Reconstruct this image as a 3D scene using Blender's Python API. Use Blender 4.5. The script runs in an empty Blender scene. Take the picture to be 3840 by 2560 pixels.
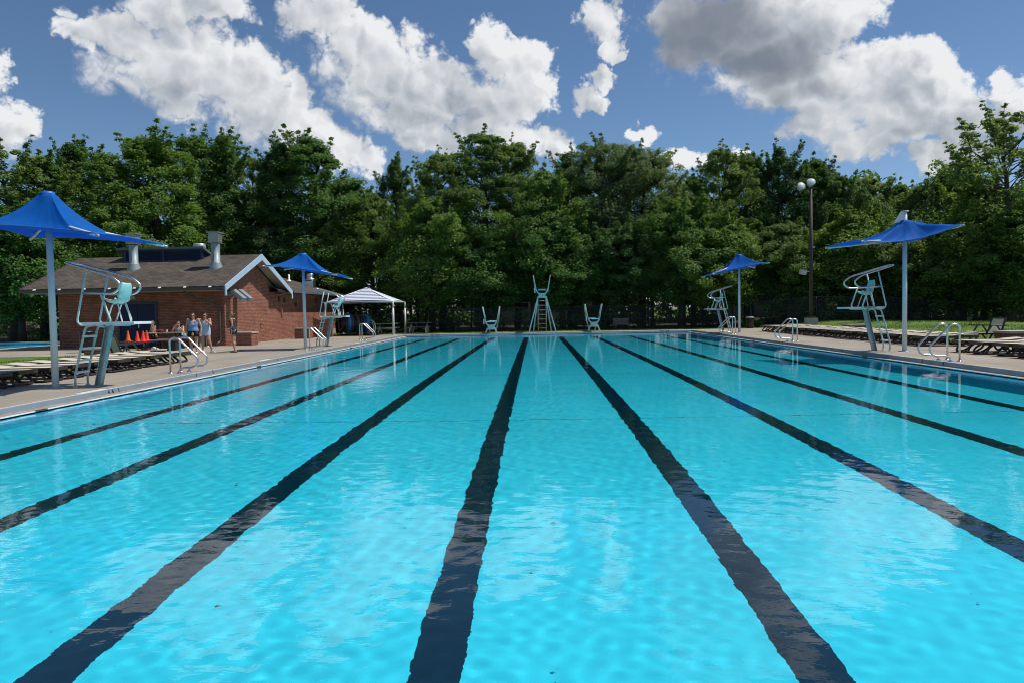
import bpy, math, random
import numpy as np
from mathutils import Vector, Matrix

S = bpy.context.scene
COL = S.collection
R = math.radians

# ---------------------------------------------------------------- camera
cam = bpy.data.cameras.new('camera')
cam.lens = 26.25
cam.sensor_width = 36
cam.clip_start = 0.1
cam.clip_end = 4000
cam_o = bpy.data.objects.new('camera', cam)
COL.objects.link(cam_o)
cam_o.matrix_world = (Matrix.Translation((0, 0, 1.45)) @ Matrix.Rotation(R(1.84), 4, 'Z')
                      @ Matrix.Rotation(R(90 - 2.32), 4, 'X') @ Matrix.Rotation(R(-1.063), 4, 'Z'))
S.camera = cam_o

# ---------------------------------------------------------------- sun, exposure
SUN_EL, SUN_AZ = R(60), R(78)          # azimuth clockwise from +Y
sun = bpy.data.lights.new('sun', 'SUN')
sun.energy = 4.5
sun.angle = R(0.5)
sun.color = (1.0, 0.95, 0.87)
sun.cycles.is_caustics_light = True
sun_o = bpy.data.objects.new('sun', sun)
COL.objects.link(sun_o)
SUN_D = Vector((math.cos(SUN_EL) * math.sin(SUN_AZ), math.cos(SUN_EL) * math.cos(SUN_AZ), math.sin(SUN_EL)))
sun_o.rotation_euler = SUN_D.to_track_quat('Z', 'Y').to_euler()
sun_o.location = SUN_D * 80
S.view_settings.view_transform = 'Standard'
S.view_settings.look = 'None'
S.view_settings.exposure = 0.0
S.view_settings.gamma = 1.0
S.cycles.use_denoising = True
S.cycles.filter_width = 1.05
S.cycles.max_bounces = 10
S.cycles.diffuse_bounces = 5
S.cycles.glossy_bounces = 4
S.cycles.transmission_bounces = 6
S.cycles.transparent_max_bounces = 16
S.cycles.sample_clamp_indirect = 5
S.cycles.use_adaptive_sampling = True
S.cycles.adaptive_threshold = 0.015

# ---------------------------------------------------------------- sky with cumulus clouds
# cloud masses: azimuth, elevation, half width, half height (degrees), weight
CLOUDS = [(-24.7, 17.0, 6.1, 3.2, 1), (-27.4, 18.3, 3.6, 1.8, .9), (-30.3, 18.2, 2.9, 1.3, .75), (-24.0, 20.6, 5.5, 1.6, .85),
          (-21.0, 16.2, 3.6, 3.6, 1), (-18.7, 13.8, 4.3, 2.6, 1), (-14.5, 12.0, 2.7, 2.1, .95), (-16.3, 13.3, 2.8, 1.8, .9),
          (-25.1, 14.2, 2.6, 2.0, .8), (-15.4, 21.1, 3.5, 1.9, .9), (-13.0, 19.0, 3.8, 2.5, 1), (-10.5, 17.0, 4.9, 3.2, 1),
          (-8.6, 14.4, 3.6, 2.7, .95), (-6.9, 16.2, 3.6, 2.6, .9), (-3.1, 18.9, 2.5, 2.4, 1), (-1.0, 18.0, 2.6, 2.2, 1),
          (-2.4, 15.6, 4.0, 2.7, 1), (-0.4, 16.5, 2.3, 2.1, 1), (-0.8, 13.1, 3.0, 1.8, 1), (-4.1, 13.5, 3.6, 1.8, .9),
          (1.5, 12.1, 2.0, 1.4, .9), (-36.3, 15.1, 1.7, 1.5, 1), (-35.7, 12.4, 1.9, 2.1, 1), (-37.1, 10.9, 3.2, 1.5, .9),
          (5.4, 20.9, 2.4, 1.7, .95), (6.2, 19.3, 1.4, 1.3, .75), (7.0, 18.3, .7, .7, .6), (5.7, 16.7, 1.4, 1.2, .85),
          (4.5, 15.4, 1.6, 1.2, .85), (8.6, 13.0, 1.5, .9, .9), (11.2, 10.6, 2.2, 1.0, .95), (14.6, 10.8, 1.8, .8, .6),
          (11.0, 20.4, 3.4, 2.2, .9), (14.7, 18.7, 5.3, 3.0, 1.1), (19.7, 18.9, 4.7, 2.9, 1.1), (21.9, 19.4, 2.4, 2.1, 1),
          (18.2, 16.1, 5.3, 2.5, 1.1), (22.7, 14.7, 4.5, 2.7, 1.1), (27.2, 15.1, 2.1, 2.0, 1), (25.9, 13.1, 4.5, 2.4, 1.1),
          (28.5, 12.2, 3.1, 2.1, 1), (24.1, 11.1, 4.4, 1.7, 1), (21.1, 12.6, 3.5, 1.7, .9), (31.1, 13.4, 1.8, 1.2, .75),
          (31.8, 11.7, 2.2, 1.6, .9), (29.0, 9.7, 3.3, 1.4, .9),
          (-24, 22.5, 4, 1.6, .8), (-15, 22.8, 3, 1.5, .8), (14, 24, 7, 3.5, 1.05), (-17.6, 16.6, 1.7, 2.2, .75), (-7.6, 12.4, 2.6, 1.5, .9), (-12.6, 11.0, 2.0, 1.3, .9)]
DARKS = [(12.9, 19.4, 5.7, 3.0, 1.0), (16.5, 17.1, 5.2, 1.9, .9), (11.0, 20.4, 3.7, 1.9, .7), (19.7, 15.3, 3.9, 1.7, .5),
         (26.5, 11.4, 3.2, 1.1, .35), (25.9, 9.5, 3.3, 1.0, .35), (-3.4, 15.3, 4.0, 2.1, .3), (-24.5, 16.2, 3.4, 1.9, .3),
         (-10.6, 14.7, 3.3, 1.8, .22), (-7.2, 18.0, 2.0, 1.4, .2), (14, 24, 7, 3.5, .9), (9.5, 18.6, 2.5, 2.6, .5), (18, 13.6, 5, 1.6, .4)]
SKY_STRENGTH = 0.10


def build_sky():
    w = bpy.data.worlds.new('World')
    S.world = w
    w.use_nodes = True
    w.cycles.sampling_method = 'MANUAL'
    w.cycles.sample_map_resolution = 256
    nt = w.node_tree
    N, L = nt.nodes, nt.links
    bg = N['Background']
    bg.inputs[1].default_value = SKY_STRENGTH

    def setin(sock, v):
        if isinstance(v, bpy.types.NodeSocket):
            L.new(v, sock)
        else:
            sock.default_value = v

    def M(op, a, b=0.0, c=0.0, clamp=False):
        n = N.new('ShaderNodeMath')
        n.operation = op
        n.use_clamp = clamp
        setin(n.inputs[0], a)
        setin(n.inputs[1], b)
        setin(n.inputs[2], c)
        return n.outputs[0]

    def V(op, a, b=(0, 0, 0)):
        n = N.new('ShaderNodeVectorMath')
        n.operation = op
        setin(n.inputs[0], a)
        setin(n.inputs[1], b)
        return n.outputs['Value'] if op in ('DOT_PRODUCT', 'LENGTH') else n.outputs['Vector']

    def noise(vec, scale, detail, rough=0.55, col=False):
        n = N.new('ShaderNodeTexNoise')
        L.new(vec, n.inputs['Vector'])
        n.inputs['Scale'].default_value = scale
        n.inputs['Detail'].default_value = detail
        n.inputs['Roughness'].default_value = rough
        return n.outputs['Color' if col else 0]

    def smooth(x, a, b):
        n = N.new('ShaderNodeMapRange')
        n.interpolation_type = 'SMOOTHSTEP'
        setin(n.inputs[0], x)
        n.inputs[1].default_value = a
        n.inputs[2].default_value = b
        return n.outputs[0]

    def mix(f, a, b):
        n = N.new('ShaderNodeMix')
        n.data_type = 'RGBA'
        setin(n.inputs[0], f)
        setin(n.inputs[6], a)
        setin(n.inputs[7], b)
        return n.outputs[2]

    tc = N.new('ShaderNodeTexCoord')
    d = V('NORMALIZE', tc.outputs['Generated'])
    sx = N.new('ShaderNodeSeparateXYZ')
    L.new(d, sx.inputs[0])
    deg = 180 / math.pi
    az = M('MULTIPLY', M('ARCTAN2', sx.outputs[0], sx.outputs[1]), deg)
    el = M('MULTIPLY', M('ARCSINE', sx.outputs[2]), deg)
    cx = N.new('ShaderNodeCombineXYZ')
    L.new(az, cx.inputs[0])
    L.new(el, cx.inputs[1])
    p = cx.outputs[0]
    # turbulent outline: the position is stirred at two scales
    w1 = V('MULTIPLY', V('SUBTRACT', noise(d, 14, 3, .6, True), (.5, .5, .5)), (5.0, 3.6, 0))
    w2 = V('MULTIPLY', V('SUBTRACT', noise(d, 55, 4, .68, True), (.5, .5, .5)), (2.0, 1.7, 0))
    pw0 = V('ADD', p, w1)
    pw = V('ADD', pw0, w2)

    def blobs(lst, pos, k):
        acc = None
        for (a, e, rx, ry, wt) in lst:
            q = V('MULTIPLY', V('SUBTRACT', pos, (a, e, 0)), (1 / rx, 1 / ry, 0))
            v = M('SUBTRACT', wt, V('DOT_PRODUCT', q, q))
            acc = v if acc is None else M('SMOOTH_MAX', acc, v, k)
        return acc

    D = blobs(CLOUDS, pw, 0.14)
    # scattered clouds over the rest of the sky
    zz = M('ADD', M('MAXIMUM', sx.outputs[2], 0.02), 0.12)
    cp = N.new('ShaderNodeCombineXYZ')
    L.new(M('DIVIDE', sx.outputs[0], zz), cp.inputs[0])
    L.new(M('DIVIDE', sx.outputs[1], zz), cp.inputs[1])
    G = M('MULTIPLY', M('SUBTRACT', noise(cp.outputs[0], 0.9, 5, .56), 0.575), 5.0)
    out = M('MAXIMUM', smooth(M('ABSOLUTE', az), 40, 48), smooth(el, 29, 36))
    G = M('SUBTRACT', M('MULTIPLY', M('ADD', G, 1.0), out), 1.0)
    D = M('MAXIMUM', D, G)

    def billow(vec, octs):
        acc = None
        for sc, wt in octs:
            v = M('MULTIPLY', M('ABSOLUTE', M('SUBTRACT', noise(vec, sc, 0.6, .4), .5)), wt)
            acc = v if acc is None else M('ADD', acc, v)
        return acc

    OCT = ((17, 2.2), (38, 1.3), (84, .85), (180, .5))
    dw = V('ADD', d, V('MULTIPLY', V('SUBTRACT', noise(d, 38, 2, .6, True), (.5, .5, .5)), (.022, .022, .022)))
    b0 = billow(dw, OCT)
    b1 = billow(V('ADD', dw, (SUN_D.x * .016, 0.0, SUN_D.z * .010)), OCT[:2])
    bs = billow(dw, OCT[:2])
    fine = M('MULTIPLY', M('SUBTRACT', b0, bs), .55)
    Dn = M('ADD', D, M('MULTIPLY', M('SUBTRACT', b0, .50), 0.95))
    soft = noise(d, 8, 2, .5)
    D2 = blobs(CLOUDS, V('ADD', pw, (1.7, 1.5, 0)), 0.14)
    gl = M('SUBTRACT', D, D2)
    alpha = smooth(M('DIVIDE', Dn, M('ADD', 1.0, M('MULTIPLY', M('MAXIMUM', M('MULTIPLY', gl, -1.0), 0.0), 1.6))), -0.06, 0.44)
    relief = M('MULTIPLY', M('SUBTRACT', bs, b1), .85)
    core = smooth(Dn, 0.30, 1.15)
    lit = M('ADD', M('ADD', M('SUBTRACT', 0.63, M('MULTIPLY', core, 0.26)), M('MULTIPLY', gl, .40)),
            M('ADD', M('ADD', relief, M('SUBTRACT', fine, .13)), M('MULTIPLY', M('SUBTRACT', soft, .5), 1.15)), clamp=True)
    k = 1.0 / SKY_STRENGTH
    grey, white = (.32, .365, .43), (.84, .855, .875)
    ccol = mix(lit, (grey[0] * k, grey[1] * k, grey[2] * k, 1), (white[0] * k, white[1] * k, white[2] * k, 1))
    dk = smooth(blobs(DARKS, pw0, 0.3), -0.1, 1.0)
    ccol = mix(M('MULTIPLY', dk, .85), ccol, (.135 * k, .17 * k, .23 * k, 1))

    sky = N.new('ShaderNodeTexSky')
    sky.sky_type = 'NISHITA'
    sky.sun_disc = False
    sky.sun_elevation = SUN_EL
    sky.sun_rotation = SUN_AZ
    sky.air_density = 0.8
    sky.dust_density = 0.15
    sky.ozone_density = 3.5
    sky.altitude = 250
    hs = N.new('ShaderNodeHueSaturation')
    hs.inputs['Saturation'].default_value = 1.06
    hs.inputs['Hue'].default_value = .497
    L.new(sky.outputs[0], hs.inputs['Color'])
    skyc = hs.outputs[0]
    L.new(mix(alpha, skyc, ccol), bg.inputs[0])


build_sky()
# ---------------------------------------------------------------- helpers
PI = math.pi


def mat(name, color, rough=.6, metal=0.0, var=0.12, scale=6.0, bump=0.0, bscale=30.0, spec=.5, trans=0.0, coat=0.0):
    """Procedural material: a noise-varied base colour, optional bump and translucency."""
    m = bpy.data.materials.new(name)
    m.use_nodes = True
    nt = m.node_tree
    N, L = nt.nodes, nt.links
    b = N['Principled BSDF']
    b.inputs['Roughness'].default_value = rough
    b.inputs['Metallic'].default_value = metal
    b.inputs['Specular IOR Level'].default_value = spec
    b.inputs['Coat Weight'].default_value = coat
    tc = N.new('ShaderNodeTexCoord')
    no = N.new('ShaderNodeTexNoise')
    no.inputs['Scale'].default_value = scale
    no.inputs['Detail'].default_value = 5
    L.new(tc.outputs['Object'], no.inputs['Vector'])
    mr = N.new('ShaderNodeMapRange')
    mr.inputs[1].default_value = .3
    mr.inputs[2].default_value = .7
    mr.inputs[3].default_value = 1 - var
    mr.inputs[4].default_value = 1 + var
    L.new(no.outputs[0], mr.inputs[0])
    mx = N.new('ShaderNodeVectorMath')
    mx.operation = 'SCALE'
    mx.inputs[0].default_value = color
    L.new(mr.outputs[0], mx.inputs['Scale'])
    L.new(mx.outputs[0], b.inputs['Base Color'])
    if bump:
        n2 = N.new('ShaderNodeTexNoise')
        n2.inputs['Scale'].default_value = bscale
        n2.inputs['Detail'].default_value = 4
        L.new(tc.outputs['Object'], n2.inputs['Vector'])
        bp = N.new('ShaderNodeBump')
        bp.inputs['Strength'].default_value = bump
        bp.inputs['Distance'].default_value = .02
        L.new(n2.outputs[0], bp.inputs['Height'])
        L.new(bp.outputs[0], b.inputs['Normal'])
    if trans:
        tr = N.new('ShaderNodeBsdfTranslucent')
        L.new(mx.outputs[0], tr.inputs[0])
        ms = N.new('ShaderNodeMixShader')
        ms.inputs[0].default_value = trans
        L.new(b.outputs[0], ms.inputs[1])
        L.new(tr.outputs[0], ms.inputs[2])
        L.new(ms.outputs[0], N['Material Output'].inputs[0])
    return m


def fillet(pts, rad, n=5):
    """Round the inner corners of a polyline."""
    pts = [Vector(p) for p in pts]
    out = [pts[0]]
    for i in range(1, len(pts) - 1):
        a, b, c = pts[i - 1], pts[i], pts[i + 1]
        u, v = (a - b), (c - b)
        t = min(rad, u.length * .49, v.length * .49)
        p0, p2 = b + u.normalized() * t, b + v.normalized() * t
        for k in range(n + 1):
            s = k / n
            out.append(p0 * (1 - s) ** 2 + b * 2 * s * (1 - s) + p2 * s * s)
    out.append(pts[-1])
    return out


class MB:
    """Collects simple shapes and links them as one mesh object."""

    def __init__(self):
        self.v, self.f, self.mi, self.sm = [], [], [], []

    def add(self, verts, faces, mi=0, smooth=False):
        o = len(self.v)
        self.v += [tuple(p) for p in verts]
        self.f += [[i + o for i in f] for f in faces]
        self.mi += [mi] * len(faces)
        self.sm += [smooth] * len(faces)
        return self

    def box(self, c, s, rot=None, mi=0, taper=1.0):
        hx, hy, hz = s[0] / 2, s[1] / 2, s[2] / 2
        pts = []
        for z in (-1, 1):
            k = taper if z > 0 else 1.0
            for x, y in ((-1, -1), (1, -1), (1, 1), (-1, 1)):
                p = Vector((x * hx * k, y * hy * k, z * hz))
                if rot is not None:
                    p = rot @ p
                pts.append(p + Vector(c))
        return self.add(pts, [[3, 2, 1, 0], [4, 5, 6, 7], [0, 1, 5, 4], [1, 2, 6, 5], [2, 3, 7, 6], [3, 0, 4, 7]], mi)

    def bar(self, a, b, w, h, up=(0, 0, 1), mi=0):
        a, b = Vector(a), Vector(b)
        t = (b - a)
        ln = t.length
        t.normalize()
        s = t.cross(Vector(up))
        if s.length < 1e-4:
            s = t.cross(Vector((1, 0, 0)))
        s.normalize()
        u = s.cross(t)
        rot = Matrix((s, u, t)).transposed()
        return self.box((a + b) / 2, (w, h, ln), rot, mi)

    def tube(self, pts, r, n=10, mi=0, cap=True, closed=False, flat=(1, 1)):
        pts = [Vector(p) for p in pts]
        m = len(pts)
        rs = r if isinstance(r, (list, tuple)) else [r] * m
        ts = []
        for i in range(m):
            if closed:
                t = pts[(i + 1) % m] - pts[i - 1]
            else:
                t = pts[min(i + 1, m - 1)] - pts[max(i - 1, 0)]
            ts.append(t.normalized())
        ref = Vector((0, 0, 1)) if abs(ts[0].z) < .9 else Vector((1, 0, 0))
        s = ts[0].cross(ref).normalized()
        verts = []
        for i in range(m):
            s = (s - ts[i] * s.dot(ts[i])).normalized()
            u = ts[i].cross(s)
            for k in range(n):
                a = 2 * PI * k / n
                verts.append(pts[i] + (s * math.cos(a) * flat[0] + u * math.sin(a) * flat[1]) * rs[i])
        faces = []
        for i in range(m if closed else m - 1):
            j = (i + 1) % m
            for k in range(n):
                k2 = (k + 1) % n
                faces.append([i * n + k, i * n + k2, j * n + k2, j * n + k])
        self.add(verts, faces, mi, True)
        if cap and not closed:
            o = len(self.v) - len(verts)
            self.f += [[o + k for k in reversed(range(n))], [o + (m - 1) * n + k for k in range(n)]]
            self.mi += [mi, mi]
            self.sm += [False, False]
        return self

    def lathe(self, prof, c=(0, 0, 0), n=24, mi=0, smooth=True, rot=None):
        verts, faces = [], []
        for r, z in prof:
            for k in range(n):
                a = 2 * PI * k / n
                p = Vector((r * math.cos(a), r * math.sin(a), z))
                if rot is not None:
                    p = rot @ p
                verts.append(p + Vector(c))
        for i in range(len(prof) - 1):
            for k in range(n):
                k2 = (k + 1) % n
                faces.append([i * n + k, i * n + k2, (i + 1) * n + k2, (i + 1) * n + k])
        self.add(verts, faces, mi, smooth)
        return self

    def ell(self, c, r, rot=None, n=14, mi=0):
        c = Vector(c)
        verts, faces = [], []
        m = n // 2 + 2
        for i in range(m):
            th = PI * (i + .02) / (m - 1 + .04)
            for k in range(n):
                a = 2 * PI * k / n
                p = Vector((r[0] * math.sin(th) * math.cos(a), r[1] * math.sin(th) * math.sin(a), -r[2] * math.cos(th)))
                if rot is not None:
                    p = rot @ p
                verts.append(c + p)
        for i in range(m - 1):
            for k in range(n):
                k2 = (k + 1) % n
                faces.append([i * n + k, i * n + k2, (i + 1) * n + k2, (i + 1) * n + k])
        faces.append([k for k in reversed(range(n))])
        faces.append([(m - 1) * n + k for k in range(n)])
        return self.add(verts, faces, mi, True)

    def cap(self, a, b, ra, rb, n=12, mi=0):
        """Capsule with round ends, radius ra at a and rb at b."""
        a, b = Vector(a), Vector(b)
        t = (b - a).normalized()
        pts, rs = [], []
        for q in (80, 55, 30):
            pts.append(a - t * ra * math.sin(R(q)))
            rs.append(ra * math.cos(R(q)))
        for q in range(5):
            pts.append(a.lerp(b, q / 4))
            rs.append(ra + (rb - ra) * q / 4)
        for q in (30, 55, 80):
            pts.append(b + t * rb * math.sin(R(q)))
            rs.append(rb * math.cos(R(q)))
        return self.tube(pts, rs, n, mi)

    def quad(self, a, b, c, d, mi=0):
        return self.add([a, b, c, d], [[0, 1, 2, 3]], mi)

    def prism(self, poly, a, b, axis='x', mi=0):
        """Extrude a polygon given in the two other axes between a and b along axis."""
        n = len(poly)

        def P(u, v, t):
            return {'x': (t, u, v), 'y': (u, t, v), 'z': (u, v, t)}[axis]
        vs = [P(u, v, a) for u, v in poly] + [P(u, v, b) for u, v in poly]
        fs = [list(range(n)), list(reversed(range(n, 2 * n)))]
        for i in range(n):
            j = (i + 1) % n
            fs.append([i, i + n, j + n, j])
        return self.add(vs, fs, mi)

    def build(self, name, mats, parent=None, mods=None):
        me = bpy.data.meshes.new(name)
        me.from_pydata(self.v, [], self.f)
        if not isinstance(mats, (list, tuple)):
            mats = [mats]
        for m in mats:
            me.materials.append(m)
        me.polygons.foreach_set('material_index', self.mi)
        me.polygons.foreach_set('use_smooth', self.sm)
        me.update()
        import bmesh
        bm = bmesh.new()
        bm.from_mesh(me)
        bmesh.ops.recalc_face_normals(bm, faces=bm.faces)
        bm.to_mesh(me)
        bm.free()
        o = bpy.data.objects.new(name, me)
        COL.objects.link(o)
        if parent is not None:
            o.parent = parent
        return o


def np_mesh(name, v, q, mats, smooth=False, mi=None, parent=None, link=True):
    """Mesh from numpy arrays of vertices and quads."""
    me = bpy.data.meshes.new(name)
    v = np.ascontiguousarray(v, dtype=np.float32)
    q = np.ascontiguousarray(q, dtype=np.int32)
    me.vertices.add(len(v))
    me.vertices.foreach_set('co', v.ravel())
    me.loops.add(q.size)
    me.loops.foreach_set('vertex_index', q.ravel())
    me.polygons.add(len(q))
    me.polygons.foreach_set('loop_start', np.arange(len(q), dtype=np.int32) * q.shape[1])
    me.polygons.foreach_set('use_smooth', np.full(len(q), smooth, dtype=bool))
    for m in (mats if isinstance(mats, (list, tuple)) else [mats]):
        me.materials.append(m)
    if mi is not None:
        me.polygons.foreach_set('material_index', np.ascontiguousarray(mi, dtype=np.int32))
    me.update(calc_edges=True)
    if not link:
        return me
    o = bpy.data.objects.new(name, me)
    COL.objects.link(o)
    if parent is not None:
        o.parent = parent
    return o


def grid_q(nx, ny):
    i = np.arange((ny - 1) * (nx - 1))
    iy, ix = i // (nx - 1), i % (nx - 1)
    return np.stack([iy * nx + ix, iy * nx + ix + 1, (iy + 1) * nx + ix + 1, (iy + 1) * nx + ix], -1)


def tag(o, label, cat, group=None):
    o['label'] = label
    o['category'] = cat
    if group:
        o['group'] = group
    return o


YAW = .0321      # positions were measured along the view axis, which is turned 1.84 degrees from the pool axis


def along(p):
    return (p[0], p[1] + YAW * p[0], p[2])


def thing(name, label, cat, loc=(0, 0, 0), rz=0.0, group=None, raw=False):
    o = bpy.data.objects.new(name, None)
    o.empty_display_size = .2
    COL.objects.link(o)
    o.location = loc if raw else along(loc)
    o.rotation_euler = (0, 0, rz)
    return tag(o, label, cat, group)


def struct(o):
    o['kind'] = 'structure'
    return o


def kids(o):
    return list(o.children)


def copy_tree(src, loc, rz, label, parent=None):
    """A copy of a thing together with its parts and sub-parts."""
    c = src.copy()
    COL.objects.link(c)
    if parent is None:
        c.location = along(loc)
        c.rotation_euler = (0, 0, rz)
        c['label'] = label
    else:
        c.parent = parent
    for ch in kids(src):
        copy_tree(ch, None, None, None, c)
    return c


# ---------------------------------------------------------------- shared materials
M_STEEL = mat('stainless_steel', (.62, .64, .65), .28, 1.0, .06, 20)
M_TEAL = mat('teal_paint', (.47, .64, .61), .45, 0, .10, 8)
M_TEAL_D = mat('teal_paint_weathered', (.40, .53, .50), .5, 0, .18, 10)
M_GALV = mat('galvanised_post', (.30, .38, .40), .42, .35, .18, 9)
M_WHITE = mat('white_paint', (.74, .76, .76), .45, 0, .06, 6)
M_POST = mat('white_post_paint', (.60, .68, .70), .42, 0, .05, 3)
M_DARK = mat('dark_brown_plastic', (.035, .028, .026), .38, 0, .15, 9)
M_SLING = mat('tan_sling', (.56, .50, .40), .75, 0, .07, 12, .15, 200)
M_BLACK = mat('black_plastic', (.012, .013, .016), .45, 0, .2, 8)
M_BLUE = mat('blue_canopy', (.005, .20, .66), .7, 0, .08, 5, .15, 250, .25, trans=.55)
M_CONC = mat('concrete', (.36, .34, .30), .85, 0, .16, 5, .3, 60)
M_GREYM = mat('grey_metal', (.25, .30, .33), .5, .15, .12, 5)
# ================================================================ THE SETTING
PX0, PX1, PY0, PY1 = -8.5, 9.81, 1.3, 48.77      # water edges of the pool
CO = 0.38                                        # coping and gutter width
ZW = -0.12                                       # water level
BX0, BX1, BY0, BY1 = -45.0, -27.7, 31.5, 44.6    # wading pool


def ss(a, b, x):
    t = np.clip((x - a) / (b - a), 0, 1)
    return t * t * (3 - 2 * t)


def ground_z(x, y):
    x = np.asarray(x, float)
    y = np.asarray(y, float)
    z = .45 * ss(15.4, 20, x) * ss(4, 24, y) - .7 * ss(22, 30, x) * ss(4, 24, y)
    z = z + .05 * np.sin(x * .7 + y * .31) * ss(16.5, 20, x) * ss(8, 20, y)
    z = z + .25 * ss(60, 80, y)
    return z - .012


def ground_material():
    m = bpy.data.materials.new('lawn_grass')
    m.use_nodes = True
    nt = m.node_tree
    N, L = nt.nodes, nt.links
    b = N['Principled BSDF']
    b.inputs['Roughness'].default_value = .9
    b.inputs['Specular IOR Level'].default_value = .15
    tc = N.new('ShaderNodeTexCoord')

    def noise(s, d=6, r=.6):
        n = N.new('ShaderNodeTexNoise')
        n.inputs['Scale'].default_value = s
        n.inputs['Detail'].default_value = d
        n.inputs['Roughness'].default_value = r
        L.new(tc.outputs['Object'], n.inputs['Vector'])
        return n.outputs[0]
    r1 = N.new('ShaderNodeValToRGB')
    e = r1.color_ramp.elements
    e[0].position, e[0].color = .30, (.05, .10, .018, 1)
    e[1].position, e[1].color = .72, (.175, .27, .05, 1)
    n3 = N.new('ShaderNodeMath')
    n3.operation = 'ADD'
    a = N.new('ShaderNodeMath')
    a.operation = 'MULTIPLY'
    a.inputs[1].default_value = .55
    L.new(noise(.9, 4), a.inputs[0])
    c = N.new('ShaderNodeMath')
    c.operation = 'MULTIPLY'
    c.inputs[1].default_value = .45
    L.new(noise(14, 6, .75), c.inputs[0])
    L.new(a.outputs[0], n3.inputs[0])
    L.new(c.outputs[0], n3.inputs[1])
    L.new(n3.outputs[0], r1.inputs[0])
    # worn earthy patches
    r2 = N.new('ShaderNodeValToRGB')
    r2.color_ramp.elements[0].position = .64
    r2.color_ramp.elements[1].position = .72
    L.new(noise(.55, 7, .65), r2.inputs[0])
    mx = N.new('ShaderNodeMix')
    mx.data_type = 'RGBA'
    L.new(r2.outputs[0], mx.inputs[0])
    L.new(r1.outputs[0], mx.inputs[6])
    mx.inputs[7].default_value = (.22, .20, .09, 1)
    L.new(mx.outputs[2], b.inputs['Base Color'])
    bp = N.new('ShaderNodeBump')
    bp.inputs['Strength'].default_value = .8
    bp.inputs['Distance'].default_value = .05
    L.new(noise(40, 5, .8), bp.inputs['Height'])
    L.new(bp.outputs[0], b.inputs['Normal'])
    return m


M_GRASS = ground_material()


def cells(name, xs, ys, keep, zf, m):
    """Sheet over a grid of x and y breaks that leaves out the cells where keep() is false."""
    xs, ys = np.array(sorted(set(np.round(xs, 4)))), np.array(sorted(set(np.round(ys, 4))))
    gx, gy = np.meshgrid(xs, ys)
    v = np.stack([gx, gy, zf(gx, gy)], -1).reshape(-1, 3)
    q = grid_q(len(xs), len(ys))
    cen = v[q].mean(1)
    q = q[keep(cen[:, 0], cen[:, 1])]
    return struct(np_mesh(name, v, q, m, True))


def in_pool(x, y, o=CO):
    return (x > PX0 - o) & (x < PX1 + o) & (y > PY0 - o) & (y < PY1 + o)


def in_baby(x, y, o=.25):
    return (x > BX0 - o) & (x < BX1 + o) & (y > BY0 - o) & (y < BY1 + o)


xs = list(np.linspace(-60, 60, 121)) + [-1500, -600, -250, -120, -80, 80, 120, 250, 600, 1500, PX0 - CO, PX1 + CO, BX0 - .25, BX1 + .25]
ys = list(np.linspace(-10, 90, 101)) + [-900, -300, -100, -40, 120, 200, 400, 900, 1800, PY0 - CO, PY1 + CO, BY0 - .25, BY1 + .25]
cells('ground', xs, ys, lambda x, y: ~in_pool(x, y) & ~in_baby(x, y), ground_z, M_GRASS)


def forest_keep(x, y):
    edge = np.interp(x, [-62, -40, -24.5, -15.5, -15, -6, 14.3, 19, 23.6, 28.2, 33, 40, 60],
                     [52.5, 51.3, 51.5, 58.5, 59, 55.2, 55.2, 51.9, 51.5, 49.7, 47.4, 44.3, 40])
    return (y > edge) & (y < 90) & (abs(x) < 60)


cells('forest_floor', list(np.linspace(-60, 60, 121)), list(np.linspace(40, 90, 51)), forest_keep, lambda x, y: ground_z(x, y) + .006,
      mat('leaf_litter_soil', (.035, .028, .016), .95, 0, .5, 3, .6, 8))


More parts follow.
